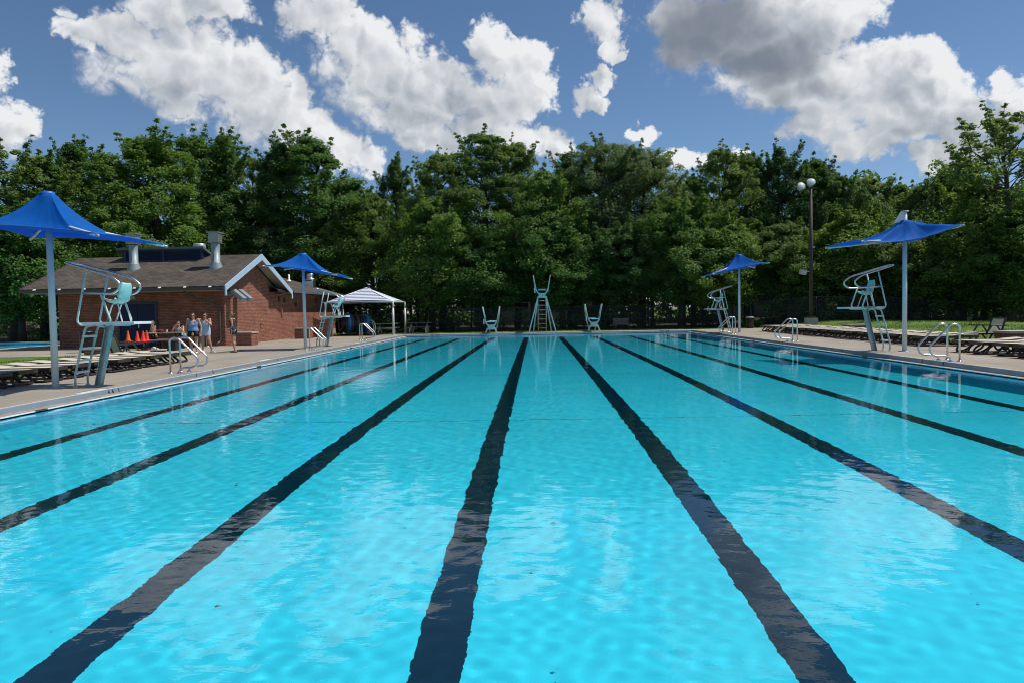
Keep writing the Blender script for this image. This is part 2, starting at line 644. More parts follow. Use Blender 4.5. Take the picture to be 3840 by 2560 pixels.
def deck_material():
    m = bpy.data.materials.new('deck_concrete')
    m.use_nodes = True
    nt = m.node_tree
    N, L = nt.nodes, nt.links
    b = N['Principled BSDF']
    b.inputs['Roughness'].default_value = .82
    b.inputs['Specular IOR Level'].default_value = .3
    tc = N.new('ShaderNodeTexCoord')
    n1 = N.new('ShaderNodeTexNoise')
    n1.inputs['Scale'].default_value = .45
    n1.inputs['Detail'].default_value = 8
    n1.inputs['Roughness'].default_value = .65
    mp = N.new('ShaderNodeMapping')
    mp.inputs['Scale'].default_value = (2.2, .7, 1)
    L.new(tc.outputs['Object'], mp.inputs[0])
    L.new(mp.outputs[0], n1.inputs['Vector'])
    r = N.new('ShaderNodeValToRGB')
    e = r.color_ramp.elements
    e[0].position, e[0].color = .25, (.235, .20, .16, 1)
    e[1].position, e[1].color = .75, (.375, .33, .27, 1)
    L.new(n1.outputs[0], r.inputs[0])
    # saw-cut joints, every 3 m one way and 3.66 m the other
    br = N.new('ShaderNodeTexBrick')
    br.offset = 0
    br.inputs['Color1'].default_value = (1, 1, 1, 1)
    br.inputs['Color2'].default_value = (.965, .965, .965, 1)
    br.inputs['Mortar'].default_value = (.45, .42, .40, 1)
    br.inputs['Scale'].default_value = 1
    br.inputs['Mortar Size'].default_value = .009
    br.inputs['Brick Width'].default_value = 3.05
    br.inputs['Row Height'].default_value = 3.66
    L.new(tc.outputs['Object'], br.inputs['Vector'])
    mx = N.new('ShaderNodeMix')
    mx.data_type = 'RGBA'
    mx.blend_type = 'MULTIPLY'
    mx.inputs[0].default_value = 1
    L.new(r.outputs[0], mx.inputs[6])
    L.new(br.outputs[0], mx.inputs[7])
    L.new(mx.outputs[2], b.inputs['Base Color'])
    n2 = N.new('ShaderNodeTexNoise')
    n2.inputs['Scale'].default_value = 90
    L.new(tc.outputs['Object'], n2.inputs['Vector'])
    bp = N.new('ShaderNodeBump')
    bp.inputs['Strength'].default_value = .25
    bp.inputs['Distance'].default_value = .01
    L.new(n2.outputs[0], bp.inputs['Height'])
    L.new(bp.outputs[0], b.inputs['Normal'])
    return m


M_DECK = deck_material()
XA, XB, YF = -13.3, 15.2, 50.35


def deck_keep(x, y):
    main = (x > XA) & (x < XB) & (y < YF)
    apron = (x > -27.45) & (x <= XA) & (y > 29.0) & (y < 36.6)
    side = (x > -15.4) & (x <= XA) & (y >= 36.6) & (y < YF)
    left = (x > -27.45) & (x < -23.8) & (y >= 36.6) & (y < 46)
    far = (x > -47) & (x <= -27.45) & (y > BY1 + .25) & (y < 46)
    near = (x > -47) & (x <= -27.45) & (y > 29.0) & (y < BY0 - .25)
    return (main | apron | side | left | far | near) & ~in_pool(x, y)


cells('pool_deck', [-47, -27.45, -23.8, -15.4, XA, PX0 - CO, PX1 + CO, XB],
      [-9, PY0 - CO, 29.0, BY0 - .25, 36.6, BY1 + .25, 46, PY1 + CO, YF], deck_keep, lambda x, y: x * 0, M_DECK)

# ---------------------------------------------------------------- pool basin
def pool_paint(name, color, speck):
    m = bpy.data.materials.new(name)
    m.use_nodes = True
    nt = m.node_tree
    N, L = nt.nodes, nt.links
    N.remove(N['Principled BSDF'])
    df = N.new('ShaderNodeBsdfDiffuse')
    L.new(df.outputs[0], N['Material Output'].inputs[0])
    tc = N.new('ShaderNodeTexCoord')
    n1 = N.new('ShaderNodeTexNoise')
    n1.inputs['Scale'].default_value = .5
    n1.inputs['Detail'].default_value = 7
    L.new(tc.outputs['Object'], n1.inputs['Vector'])
    mr = N.new('ShaderNodeMapRange')
    mr.inputs[1].default_value, mr.inputs[2].default_value = .3, .7
    mr.inputs[3].default_value, mr.inputs[4].default_value = .93, 1.05
    L.new(n1.outputs[0], mr.inputs[0])
    sc = N.new('ShaderNodeVectorMath')
    sc.operation = 'SCALE'
    sc.inputs[0].default_value = color
    L.new(mr.outputs[0], sc.inputs['Scale'])
    vo = N.new('ShaderNodeTexVoronoi')
    vo.inputs['Scale'].default_value = 5.5
    vo.inputs['Randomness'].default_value = 1
    L.new(tc.outputs['Object'], vo.inputs['Vector'])
    lt = N.new('ShaderNodeMath')
    lt.operation = 'LESS_THAN'
    lt.inputs[1].default_value = .05
    L.new(vo.outputs['Distance'], lt.inputs[0])
    mx = N.new('ShaderNodeMix')
    mx.data_type = 'RGBA'
    ml = N.new('ShaderNodeMath')
    ml.operation = 'MULTIPLY'
    ml.inputs[1].default_value = .35
    L.new(lt.outputs[0], ml.inputs[0])
    L.new(ml.outputs[0], mx.inputs[0])
    L.new(sc.outputs[0], mx.inputs[6])
    mx.inputs[7].default_value = (*speck, 1)
    L.new(mx.outputs[2], df.inputs[0])
    return m


M_POOL = pool_paint('pool_paint', (.05, .665, .80), (.02, .25, .33))
M_LANE = pool_paint('lane_line_paint', (.003, .026, .045), (.09, .2, .26))
M_WALLP = pool_paint('pool_wall_paint', (.09, .62, .82), (.05, .30, .40))


def pool_z(y):
    return ZW - np.interp(y, [1, 4, 15, 28, 36, 42, 49], [.98, 1.03, 1.40, 1.62, 1.75, 2.1, 2.3])


def build_pool():
    lx = [-.6 + 2.13 * k for k in range(-3, 5)]
    seams = [12.2, 20.1, 28.3, 33.6]
    xs = [PX0, PX1] + [x + s * w for x in lx for s in (-1, 1) for w in (.15, .46)] + list(np.linspace(PX0, PX1, 40))
    xs = [x for x in xs if PX0 <= x <= PX1]
    t0, t1 = 47.0, 46.65
    ys = list(np.linspace(PY0, PY1, 96)) + [t0, t1, 2.9] + [s + d for s in seams for d in (-.012, .012)]
    xs, ys = np.array(sorted(set(np.round(xs, 4)))), np.array(sorted(set(np.round(ys, 4))))
    gx, gy = np.meshgrid(xs, ys)
    v = np.stack([gx, gy, pool_z(gy)], -1).reshape(-1, 3)
    q = grid_q(len(xs), len(ys))
    c = v[q].mean(1)
    mi = np.zeros(len(q), int)
    for x in lx:
        mi[(abs(c[:, 0] - x) < .15) & (c[:, 1] < t0) & (c[:, 1] > 2.9)] = 1
        mi[(abs(c[:, 0] - x) < .46) & (c[:, 1] < t0) & (c[:, 1] > t1)] = 1
    for s in seams:
        mi[abs(c[:, 1] - s) < .012] = 1
    f = struct(np_mesh('pool_floor', v, q, [M_POOL, M_LANE], False, mi))
    f.cycles.is_caustics_receiver = True
    # walls
    b = MB()
    yy = list(np.linspace(PY0, PY1, 40))
    for i in range(39):
        a, c2 = yy[i], yy[i + 1]
        for x in (PX0, PX1):
            b.quad((x, a, -.1), (x, c2, -.1), (x, c2, float(pool_z(c2))), (x, a, float(pool_z(a))))
    for y in (PY0, PY1):
        b.quad((PX0, y, -.1), (PX1, y, -.1), (PX1, y, float(pool_z(y))), (PX0, y, float(pool_z(y))))
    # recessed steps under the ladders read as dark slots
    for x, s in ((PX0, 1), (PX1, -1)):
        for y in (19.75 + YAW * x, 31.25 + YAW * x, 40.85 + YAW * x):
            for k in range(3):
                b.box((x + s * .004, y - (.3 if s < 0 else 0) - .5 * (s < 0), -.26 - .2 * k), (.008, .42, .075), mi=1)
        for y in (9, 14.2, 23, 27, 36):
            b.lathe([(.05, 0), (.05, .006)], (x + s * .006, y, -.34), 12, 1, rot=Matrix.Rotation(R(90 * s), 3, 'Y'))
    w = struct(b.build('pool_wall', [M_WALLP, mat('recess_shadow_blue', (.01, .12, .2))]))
    w.cycles.is_caustics_receiver = True


build_pool()

M_FACE = mat('coping_steel', (.34, .40, .44), .38, .55, .10, 2.5)
M_GUT = mat('gutter_floor', (.27, .22, .185), .8, 0, .25, 6)
M_LIP = mat('gutter_lip', (.78, .82, .84), .4, 0, .04, 6)


def build_coping():
    b = MB()
    prof = [(.38, -.02, 2), (.38, .006, 2), (.335, .008, 0), (.322, -.003, 0), (.314, -.03, 0), (.296, -.088, 1), (.285, -.104, 1),
            (.05, -.104, 2), (.045, -.084, 2), (.0, -.081, 2), (.0, -.16, 2)]

    def ring(o, z):
        return [(PX0 - o, PY0 - o, z), (PX1 + o, PY0 - o, z), (PX1 + o, PY1 + o, z), (PX0 - o, PY1 + o, z)]
    for i in range(len(prof) - 1):
        r0, r1 = ring(*prof[i][:2]), ring(*prof[i + 1][:2])
        for k in range(4):
            k2 = (k + 1) % 4
            b.quad(r0[k], r0[k2], r1[k2], r1[k], mi=prof[i][2])
    for x, s in ((PX0, -1), (PX1, 1)):
        for y in (4, 9.8, 15.69, 19.3, 20.3, 25.4, 30.8, 31.8, 36.2, 40.4, 41.4, 45.5):
            yy = (y if s < 0 else y - .75) + YAW * x
            b.bar((x + s * .3205, yy, .0), (x + s * .2975, yy, -.088), .014, .030 if y in (19.3, 20.3, 30.8, 31.8) else .018, (0, 1, 0), mi=3)
    for x, s in ((PX0, -1), (PX1, 1)):
        for y in (12.5, 22.6, 34.0):
            b.box((x + s * .02, y, -.088), (.05, .32, .016), mi=3)
    c = struct(b.build('pool_coping', [M_FACE, M_GUT, M_LIP, mat('joint_sealant', (.03, .035, .045), .6)]))
    ink = mat('marking_ink', (.015, .02, .03), .6)
    wh = mat('white_tile', (.80, .80, .76), .35)

    def text(s, size, m3, loc):
        cu = bpy.data.curves.new('depth_marking', 'FONT')
        cu.body = s
        cu.size = size
        cu.extrude = .0015
        cu.align_x = 'CENTER'
        cu.align_y = 'CENTER'
        cu.offset = .002
        cu.materials.append(ink)
        o = bpy.data.objects.new('depth_marking', cu)
        COL.objects.link(o)
        o.parent = c
        o.matrix_world = Matrix.Translation(loc) @ m3.to_4x4()
    tilt = math.atan2(.018, .058)
    L3 = Matrix(((0, 0, 1), (1, 0, 0), (0, 1, 0))) @ Matrix.Rotation(0, 3, 'X')
    R3 = Matrix(((0, 0, -1), (-1, 0, 0), (0, 1, 0)))
    tl = Matrix.Rotation(-tilt, 3, 'X')
    for s, y in (('4', 15.05), ('8', 15.19)):
        text(s, .105, L3 @ tl, (PX0 - .3015, y, -.05))
    text('10', .105, R3 @ tl, (PX1 + .3015, 15.75, -.05))
    # white marker tiles set flush in the deck edge beside the depth marks
    for x, y, ln in ((PX0 - .46, 14.7, .85), (PX1 + .46, 15.5, .8), (PX0 - .46, 24.3, .8), (PX0 - .46, 37.2, .8)):
        t = MB()
        t.box((x, y, .002), (.13, ln, .008))
        t.build('marker_tile', wh, c)
    # row of dark block characters, too small to read, on the far coping
    t = MB()
    rnd = random.Random(3)
    for x0 in (-6.9, 8.15):
        for k in range(7):
            if k != 3:
                t.box((x0 + k * .088, PY1 + .302, -.045), (.045 + .02 * rnd.random(), .012, .07))
    t.build('far_marking', ink, c)


build_coping()


# ---------------------------------------------------------------- water
def water_material():
    m = bpy.data.materials.new('pool_water')
    m.use_nodes = True
    nt = m.node_tree
    N, L = nt.nodes, nt.links
    b = N['Principled BSDF']
    b.inputs['Base Color'].default_value = (.86, .985, 1, 1)
    b.inputs['Roughness'].default_value = 0
    b.inputs['IOR'].default_value = 1.333
    b.inputs['Transmission Weight'].default_value = 1
    tc = N.new('ShaderNodeTexCoord')
    no = N.new('ShaderNodeTexNoise')
    no.inputs['Scale'].default_value = 11
    no.inputs['Detail'].default_value = 2
    mp = N.new('ShaderNodeMapping')
    mp.inputs['Scale'].default_value = (1.0, 1.35, 1)
    L.new(tc.outputs['Object'], mp.inputs[0])
    L.new(mp.outputs[0], no.inputs['Vector'])
    bp = N.new('ShaderNodeBump')
    bp.inputs['Strength'].default_value = 1
    bp.inputs['Distance'].default_value = .0011
    L.new(no.outputs[0], bp.inputs['Height'])
    L.new(bp.outputs[0], b.inputs['Normal'])
    return m


M_WATER = water_material()


def build_water():
    Y = np.concatenate([np.linspace(PY0, 3.0, 50), 3.0 + (np.linspace(0, 1, 900)[1:] ** 1.7) * (PY1 - 3.0)])
    X = np.linspace(PX0, PX1, 680)
    gx, gy = np.meshgrid(X, Y)
    rng = np.random.default_rng(5)
    Z = np.zeros_like(gx)
    # calm and ruffled patches
    patch = .75 + .35 * np.sin(gx * .35 + gy * .11 + 1.0) * np.sin(gy * .23 - gx * .17) + .45 * np.exp(-((gx + 5.5) ** 2 / 18 + (gy - 12) ** 2 / 40))
    for i in range(76):
        Lw = math.exp(rng.uniform(math.log(.13), math.log(1.4)))
        th = rng.normal(.35, 1.0) if i % 3 else rng.uniform(0, 2 * PI)
        k = 2 * PI / Lw
        ph = rng.uniform(0, 6.28)
        wob = .35 * np.sin(gy * rng.uniform(.3, .9) + gx * rng.uniform(-.6, .6) + ph)
        amp = .00042 * Lw ** .85 * (.42 if Lw > .4 else .88)
        fade = 1.0 if Lw > .45 else np.clip(14.0 / np.maximum(gy, 1), .0, 1.0)
        Z += amp * patch * fade * np.sin(k * (gx * math.cos(th) + gy * math.sin(th)) + ph + wob)
    w = struct(np_mesh('water', np.stack([gx, gy, Z + ZW], -1).reshape(-1, 3), grid_q(len(X), len(Y)), M_WATER, True))
    w.cycles.is_caustics_caster = True


build_water()

# wading pool: shallow basin with a pale kerb
def build_wading():
    b = MB()
    b.quad((BX0, BY0, -.45), (BX1, BY0, -.45), (BX1, BY1, -.45), (BX0, BY1, -.45))
    for a, c in (((BX0, BY0), (BX1, BY0)), ((BX1, BY0), (BX1, BY1)), ((BX1, BY1), (BX0, BY1)), ((BX0, BY1), (BX0, BY0))):
        b.quad((*a, .0), (*c, .0), (*c, -.45), (*a, -.45))
    f = struct(b.build('wading_pool_floor', M_WALLP))
    f.cycles.is_caustics_receiver = True
    k = MB()
    k.box(((BX0 + BX1) / 2, BY1 + .125, .04), (BX1 - BX0 + .5, .25, .16))
    k.box((BX1 + .125, (BY0 + BY1) / 2, -.03), (.25, BY1 - BY0, .08))
    k.box(((BX0 + BX1) / 2, BY0 - .125, -.03), (BX1 - BX0 + .5, .25, .08))
    k.box((BX0 - .125, (BY0 + BY1) / 2, -.03), (.25, BY1 - BY0, .08))
    struct(k.build('wading_pool_kerb', mat('pale_kerb', (.44, .45, .42), .7)))
    X, Y = np.linspace(BX0, BX1, 140), np.linspace(BY0, BY1, 110)
    gx, gy = np.meshgrid(X, Y)
    Z = .0025 * np.sin(gx * 5 + np.sin(gy * 3)) + .002 * np.sin(gy * 7 - gx * 3)
    w = struct(np_mesh('wading_pool_water', np.stack([gx, gy, Z - .06], -1).reshape(-1, 3), grid_q(140, 110), M_WATER, True))
    w.cycles.is_caustics_caster = True


build_wading()


def build_leaf_litter():
    """Bits of leaf lying on the pool bottom and floating along the sides."""
    rng = np.random.default_rng(11)
    n = 110
    x, y = rng.uniform(PX0 + .3, PX1 - .3, n), 3.3 + rng.random(n) ** 1.6 * 16
    z = pool_z(y) + .006
    fl = rng.random(n) < .12
    z[fl] = ZW + .003
    V = []
    for i in range(n):
        a, s = rng.uniform(0, 6.28), rng.uniform(.006, .024)
        c, d = math.cos(a) * s, math.sin(a) * s
        for u, v, h in ((-1.3, 0, 0), (0, -.45, .3), (1.3, 0, .1), (0, .45, .3)):
            V.append((x[i] + u * c - v * d, y[i] + u * d + v * c, z[i] + h * s))
    o = np_mesh('fallen_leaves', np.array(V), np.arange(4 * n).reshape(-1, 4), mat('dead_leaf', (.045, .03, .018), .8))
    o['kind'] = 'stuff'
    o.cycles.is_caustics_receiver = True


build_leaf_litter()
# ================================================================ BRICK BUILDING
def brick_material(name, along):
    """Running-bond brick, courses along the x or the y axis."""
    m = bpy.data.materials.new(name)
    m.use_nodes = True
    nt = m.node_tree
    N, L = nt.nodes, nt.links
    b = N['Principled BSDF']
    b.inputs['Roughness'].default_value = .85
    b.inputs['Specular IOR Level'].default_value = .25
    tc = N.new('ShaderNodeTexCoord')
    sp = N.new('ShaderNodeSeparateXYZ')
    cb = N.new('ShaderNodeCombineXYZ')
    L.new(tc.outputs['Object'], sp.inputs[0])
    L.new(sp.outputs[0 if along == 'x' else 1], cb.inputs[0])
    L.new(sp.outputs[2], cb.inputs[1])
    br = N.new('ShaderNodeTexBrick')
    br.inputs['Color1'].default_value = (.25, .095, .062, 1)
    br.inputs['Color2'].default_value = (.37, .155, .10, 1)
    br.inputs['Mortar'].default_value = (.10, .065, .05, 1)
    br.inputs['Scale'].default_value = 1
    br.inputs['Mortar Size'].default_value = .011
    br.inputs['Mortar Smooth'].default_value = .3
    br.inputs['Brick Width'].default_value = .225
    br.inputs['Row Height'].default_value = .078
    L.new(cb.outputs[0], br.inputs['Vector'])
    no = N.new('ShaderNodeTexNoise')
    no.inputs['Scale'].default_value = 1.3
    no.inputs['Detail'].default_value = 6
    L.new(tc.outputs['Object'], no.inputs['Vector'])
    mr = N.new('ShaderNodeMapRange')
    mr.inputs[1].default_value, mr.inputs[2].default_value = .3, .7
    mr.inputs[3].default_value, mr.inputs[4].default_value = .8, 1.18
    L.new(no.outputs[0], mr.inputs[0])
    sc = N.new('ShaderNodeVectorMath')
    sc.operation = 'SCALE'
    L.new(br.outputs['Color'], sc.inputs[0])
    L.new(mr.outputs[0], sc.inputs['Scale'])
    L.new(sc.outputs[0], b.inputs['Base Color'])
    bp = N.new('ShaderNodeBump')
    bp.inputs['Strength'].default_value = .6
    bp.inputs['Distance'].default_value = .012
    bp.invert = True
    L.new(br.outputs['Fac'], bp.inputs['Height'])
    L.new(bp.outputs[0], b.inputs['Normal'])
    return m


def shingle_material(name, swap):
    m = bpy.data.materials.new(name)
    m.use_nodes = True
    nt = m.node_tree
    N, L = nt.nodes, nt.links
    b = N['Principled BSDF']
    b.inputs['Roughness'].default_value = .92
    b.inputs['Specular IOR Level'].default_value = .2
    tc = N.new('ShaderNodeTexCoord')
    sp = N.new('ShaderNodeSeparateXYZ')
    cb = N.new('ShaderNodeCombineXYZ')
    L.new(tc.outputs['Object'], sp.inputs[0])
    L.new(sp.outputs[1 if swap else 0], cb.inputs[0])
    L.new(sp.outputs[0 if swap else 1], cb.inputs[1])
    br = N.new('ShaderNodeTexBrick')
    br.inputs['Color1'].default_value = (.072, .060, .050, 1)
    br.inputs['Color2'].default_value = (.125, .104, .085, 1)
    br.inputs['Mortar'].default_value = (.03, .025, .022, 1)
    br.inputs['Scale'].default_value = 1
    br.inputs['Mortar Size'].default_value = .012
    br.inputs['Brick Width'].default_value = .30
    br.inputs['Row Height'].default_value = .14
    L.new(cb.outputs[0], br.inputs['Vector'])
    no = N.new('ShaderNodeTexNoise')
    no.inputs['Scale'].default_value = .8
    no.inputs['Detail'].default_value = 8
    no.inputs['Roughness'].default_value = .7
    L.new(tc.outputs['Object'], no.inputs['Vector'])
    mr = N.new('ShaderNodeMapRange')
    mr.inputs[1].default_value, mr.inputs[2].default_value = .3, .7
    mr.inputs[3].default_value, mr.inputs[4].default_value = .65, 1.3
    L.new(no.outputs[0], mr.inputs[0])
    sc = N.new('ShaderNodeVectorMath')
    sc.operation = 'SCALE'
    L.new(br.outputs['Color'], sc.inputs[0])
    L.new(mr.outputs[0], sc.inputs['Scale'])
    L.new(sc.outputs[0], b.inputs['Base Color'])
    return m


M_BRX, M_BRY = brick_material('brick_facing_camera', 'x'), brick_material('brick_facing_pool', 'y')
M_FASC = mat('pale_blue_fascia', (.40, .52, .66), .5, 0, .06, 3)
M_SOFF = mat('soffit_board', (.30, .26, .21), .7, 0, .08, 4)
M_NAVY = mat('navy_paint', (.006, .018, .062), .5, 0, .08, 4, spec=.25)
M_GUTTER = mat('brown_gutter', (.075, .062, .055), .45, .2, .1, 4)
M_STONE = mat('planter_capstone', (.40, .37, .32), .8, 0, .1, 6)

WX0, WX1, WY0, WY1, WYE = -23.8, -15.4, 37.1, 44.3, 57.6
EY0, EY1, RY = 35.75, 45.55, 40.65          # eaves and ridge of the front range
ZE, ZR = 2.78, 4.62
SL = (ZR - ZE) / (RY - EY0)


def roof_z(y):
    return ZE + SL * (y - EY0)


def build_building():
    t = thing('brick_building', 'low brick bathhouse with a brown shingle roof and pale blue gable trim', 'building', (0, -.52, 0), raw=True)
    w = MB()
    # front wall, gable walls, wing wall
    w.quad((WX0, WY0, -.1), (WX1, WY0, -.1), (WX1, WY0, 3.1), (WX0, WY0, 3.1))
    w.quad((WX1, WY1, -.1), (WX0, WY1, -.1), (WX0, WY1, 3.1), (WX1, WY1, 3.1))
    for x in (WX0, WX1):
        w.add([(x, WY0, -.1), (x, WY1, -.1), (x, WY1, 3.1), (x, RY, ZR - .12), (x, WY0, 3.1)], [[0, 1, 2, 3, 4]], 1)
    w.quad((WX1 - .003, WY1, -.1), (WX1 - .003, WYE, -.1), (WX1 - .003, WYE, 2.98), (WX1 - .003, WY1, 2.98), 1)
    w.quad((WX1, WYE, -.1), (-23.2, WYE, -.1), (-23.2, WYE, 2.98), (WX1, WYE, 2.98), 0)
    w.quad((-23.2, WYE, -.1), (-23.2, WY1, -.1), (-23.2, WY1, 2.98), (-23.2, WYE, 2.98), 1)
    w.build('wall', [M_BRX, M_BRY], t)
    # main roof: two slopes with thickness
    r = MB()
    x0, x1, th = -24.75, -14.78, .14
    for y0 in (EY0, EY1):
        a, b = (y0, ZE), (RY, ZR)
        r.prism([a, b, (b[0], b[1] + th), (a[0], a[1] + th * .9)], x0, x1, 'x')
    r.build('roof', shingle_material('shingles_front', False), t)
    # wing roof: ridge along y, hip at the far end
    v = MB()
    ex0, ex1, rx, ze, zr, yh, ye = -23.9, -14.85, -19.4, 2.93, 4.5, 54.2, 58.3
    P = [(ex1, EY1 - 2.2, ze), (ex1, ye, ze), (ex0, ye, ze), (ex0, EY1 - 2.2, ze), (rx, EY1 - 3.5, zr), (rx, yh, zr)]
    Q = [(x, y, z - .13) for x, y, z in P]
    v.add(P + Q, [[0, 1, 5, 4], [1, 2, 5], [2, 3, 4, 5], [6, 7, 1, 0], [7, 8, 2, 1], [8, 9, 3, 2], [6, 9, 8, 7]])
    v.build('wing_roof', shingle_material('shingles_wing', True), t)
    # rake fascia boards and soffit of the gable
    for x, s in ((x1, 1), (x0, -1)):
        for y0 in (EY0 - .05, EY1 + .05):
            f = MB()
            p = [(y0, ZE - .14), (RY, ZR - .17), (RY, ZR + th + .02), (y0, ZE + th + .0)]
            f.prism(p, x - .0 if s > 0 else x - .05, x + .05 if s > 0 else x, 'x')
            f.prism([(y0, ZE - .14), (y0, ZE - .34), (y0 + (.16 if y0 < RY else -.16), ZE - .34), (y0 + (.16 if y0 < RY else -.16), ZE - .08)],
                    x + .002 * s if s > 0 else x - .048, x + .048 * s if s > 0 else x - .002, 'x')
            f.build('fascia', M_FASC if s > 0 else M_GUTTER, t)
    sf = MB()
    for y0, yw in ((EY0, WY0), (EY1, WY1)):
        sf.prism([(y0, ZE - .02), (RY, ZR - .02), (RY, ZR - .004), (y0, ZE - .004)], WX1 + .01, x1 - .004, 'x')
        sf.box((-19.9, (y0 + yw) / 2, 2.70), (9.2, abs(y0 - yw), .03))
    sf.build('soffit', M_SOFF, t)
    g = MB()
    g.box((-19.75, EY0 - .07, ZE + .0), (9.9, .13, .13))
    g.build('gutter', M_GUTTER, t)
    g = MB()
    g.box((-14.79, 52.0, 2.87), (.12, 12.4, .13))
    g.build('gutter', mat('blue_grey_gutter', (.085, .11, .15), .5), t)
    for k in range(8):
        cl = MB()
        cl.box((-24.0 + 1.22 * k, EY0 - .1, ZE + .085), (.12, .10, .03), Matrix.Rotation(.5, 3, 'X'))
        cl.build('gutter_strap', M_WHITE, t)
    d = MB()
    d.tube(fillet([(-16.75, EY0 + .02, 2.68), (-16.75, EY0 + .15, 2.52), (-15.63, WY0 - .09, 1.95), (-15.62, WY0 - .09, .22), (-15.75, WY0 - .38, .07)], .14), .062, 8)
    for z in (.7, 1.5):
        d.box((-15.62, WY0 - .03, z), (.2, .05, .05))
    d.build('downspout', M_GUTTER, t)
    # clerestory box on the ridge
    c = MB()
    cx0, cx1, cy = -21.95, -17.68, 40.0
    c.prism([(cy, roof_z(cy) - .05), (42.3, 4.05), (42.3, 4.2), (cy, 4.98)], cx0, cx1, 'x')
    cb = c.build('clerestory', M_NAVY, t)
    m = MB()
    for x in (cx0 + .06, (cx0 + cx1) / 2, cx1 - .06):
        m.box((x, cy - .03, 4.64), (.12, .06, .66))
    for k in range(7):
        for x in ((cx0 * .75 + cx1 * .25), (cx0 * .25 + cx1 * .75)):
            m.box((x, cy - .018, 4.42 + k * .08), (1.9, .035, .02), Matrix.Rotation(.5, 3, 'X'))
    m.build('louvre_frame', mat('navy_trim', (.012, .03, .09), .5), cb)
    m = MB()
    m.prism([(cy - .28, 5.06), (cy - .28, 5.17), (42.55, 4.36), (42.55, 4.25)], cx0 - .3, cx1 + .15, 'x')
    m.build('clerestory_roof', mat('slate_blue_trim', (.10, .14, .18), .6), cb)
    # vent stacks on the slope
    for x, y in ((-20.72, 38.65), (-16.40, 38.6)):
        z = roof_z(y) + .12
        s = MB()
        s.lathe([(.36, -.16), (.33, .02), (.25, .22), (.245, .26), (.215, .26), (.215, 1.22)], (x, y, z), 20)
        so = s.build('vent_stack', M_GREYM, t)
        k = MB()
        k.box((x, y, z + 1.50), (.50, .50, .50))
        k.box((x, y, z + 1.775), (.62, .62, .05))
        for i in range(4):
            k.box((x, y, z + 1.33 + i * .11), (.54, .54, .025))
        for i in range(3):
            k.box((x - .17 + .17 * i, y, z + 1.5), (.02, .535, .5))
        k.build('stack_cap', mat('vent_cap_metal', (.36, .38, .37), .4, .5, .1, 6), so)
    tv = MB()
    tv.lathe([(.18, -.3), (.18, .0), (.33, .02), (.34, .08), (.34, .38), (.30, .47), (.12, .50), (0, .51)], (-18.5, 41.4, 5.0), 24)
    tv.build('turbine_vent', mat('vent_cap_pale', (.42, .42, .40), .38, .5, .08, 6), t)
    hv = MB()
    hv.box((-16.5, 55.0, 3.62), (.62, .62, .55))
    hv.lathe([(.22, 0), (.40, .05), (.42, .14), (.30, .20), (.27, .24), (.29, .28), (.29, .50), (.22, .57), (0, .59)], (-16.5, 55.0, 3.90), 22)
    hv.build('exhaust_fan', M_STEEL, t)
    pv = MB()
    pv.lathe([(.16, 0), (.09, .1), (.055, .12), (.055, .48), (0, .48)], (-17.0, 51.8, 3.78), 14)
    pv.build('vent_pipe', M_WHITE, t)
    # double door with frame, light above
    dd = MB()
    dd.box((-19.32, WY0 - .02, 1.08), (.86, .05, 2.1))
    dd.box((-20.22, WY0 - .02, 1.08), (.86, .05, 2.1))
    do = dd.build('door', M_NAVY, t)
    fr = MB()
    for x in (-20.71, -18.83):
        fr.box((x, WY0 - .03, 1.12), (.1, .09, 2.24))
    fr.box((-19.77, WY0 - .03, 2.19), (1.78, .09, .1))
    fr.build('door_frame', mat('door_frame_blue', (.02, .035, .08), .5), do)
    hd = MB()
    hd.tube([(-19.72, WY0 - .1, 1.04), (-19.56, WY0 - .1, 1.04)], .018, 8)
    hd.box((-19.72, WY0 - .06, 1.04), (.05, .04, .16))
    hd.build('handle', M_STEEL, do)
    lb = MB()
    lb.box((-20.0, WY0 - .06, 2.44), (.30, .10, .15))
    lb.lathe([(.05, 0), (.05, .02)], (-20.0, WY0 - .111, 2.44), 14, rot=Matrix.Rotation(R(90), 3, 'X'))
    lb.build('wall_light', mat('light_housing', (.42, .42, .38), .5), t)
    # wall openings and fittings on the pool side
    for y, z in ((45.0, 2.42), (45.95, 2.35), (48.1, 2.12), (52.6, 2.42)):
        vb = MB()
        vb.box((WX1 + .012, y, z), (.04, .28, .28))
        vb.build('wall_vent', mat('vent_grille_dark', (.012, .012, .016), .6), t)
    for y in (37.65, 38.5):
        fl = MB()
        rot = Matrix.Rotation(R(40), 3, 'Y')
        fl.box((WX1 + .50, y, 2.50), (.72, .52, .20), rot)
        fl.box((WX1 + .52, y, 2.54), (.76, .56, .04), rot)
        fl.tube([(WX1, y, 2.52), (WX1 + .3, y, 2.6)], .035, 8)
        fl.box((WX1 + .04, y, 2.56), (.09, .3, .22))
        fl.build('floodlight', M_GREYM, t)
    hb = MB()
    hb.box((WX1 + .05, 41.9, .98), (.1, .10, .12))
    hb.tube(fillet([(WX1, 41.9, 1.02), (WX1 + .16, 41.9, 1.02), (WX1 + .17, 41.9, .86)], .06), .025, 8)
    hb.lathe([(.07, 0), (.07, .015)], (WX1 + .13, 41.9, 1.12), 12)
    hb.build('hose_tap', mat('brass_tap', (.45, .33, .22), .4, .6), t)
    ba = MB()
    ba.box((WX1 + .03, WYE - .9, .17), (.14, 1.0, .44))
    ba.build('base_block', M_CONC, t)
    return t


build_building()


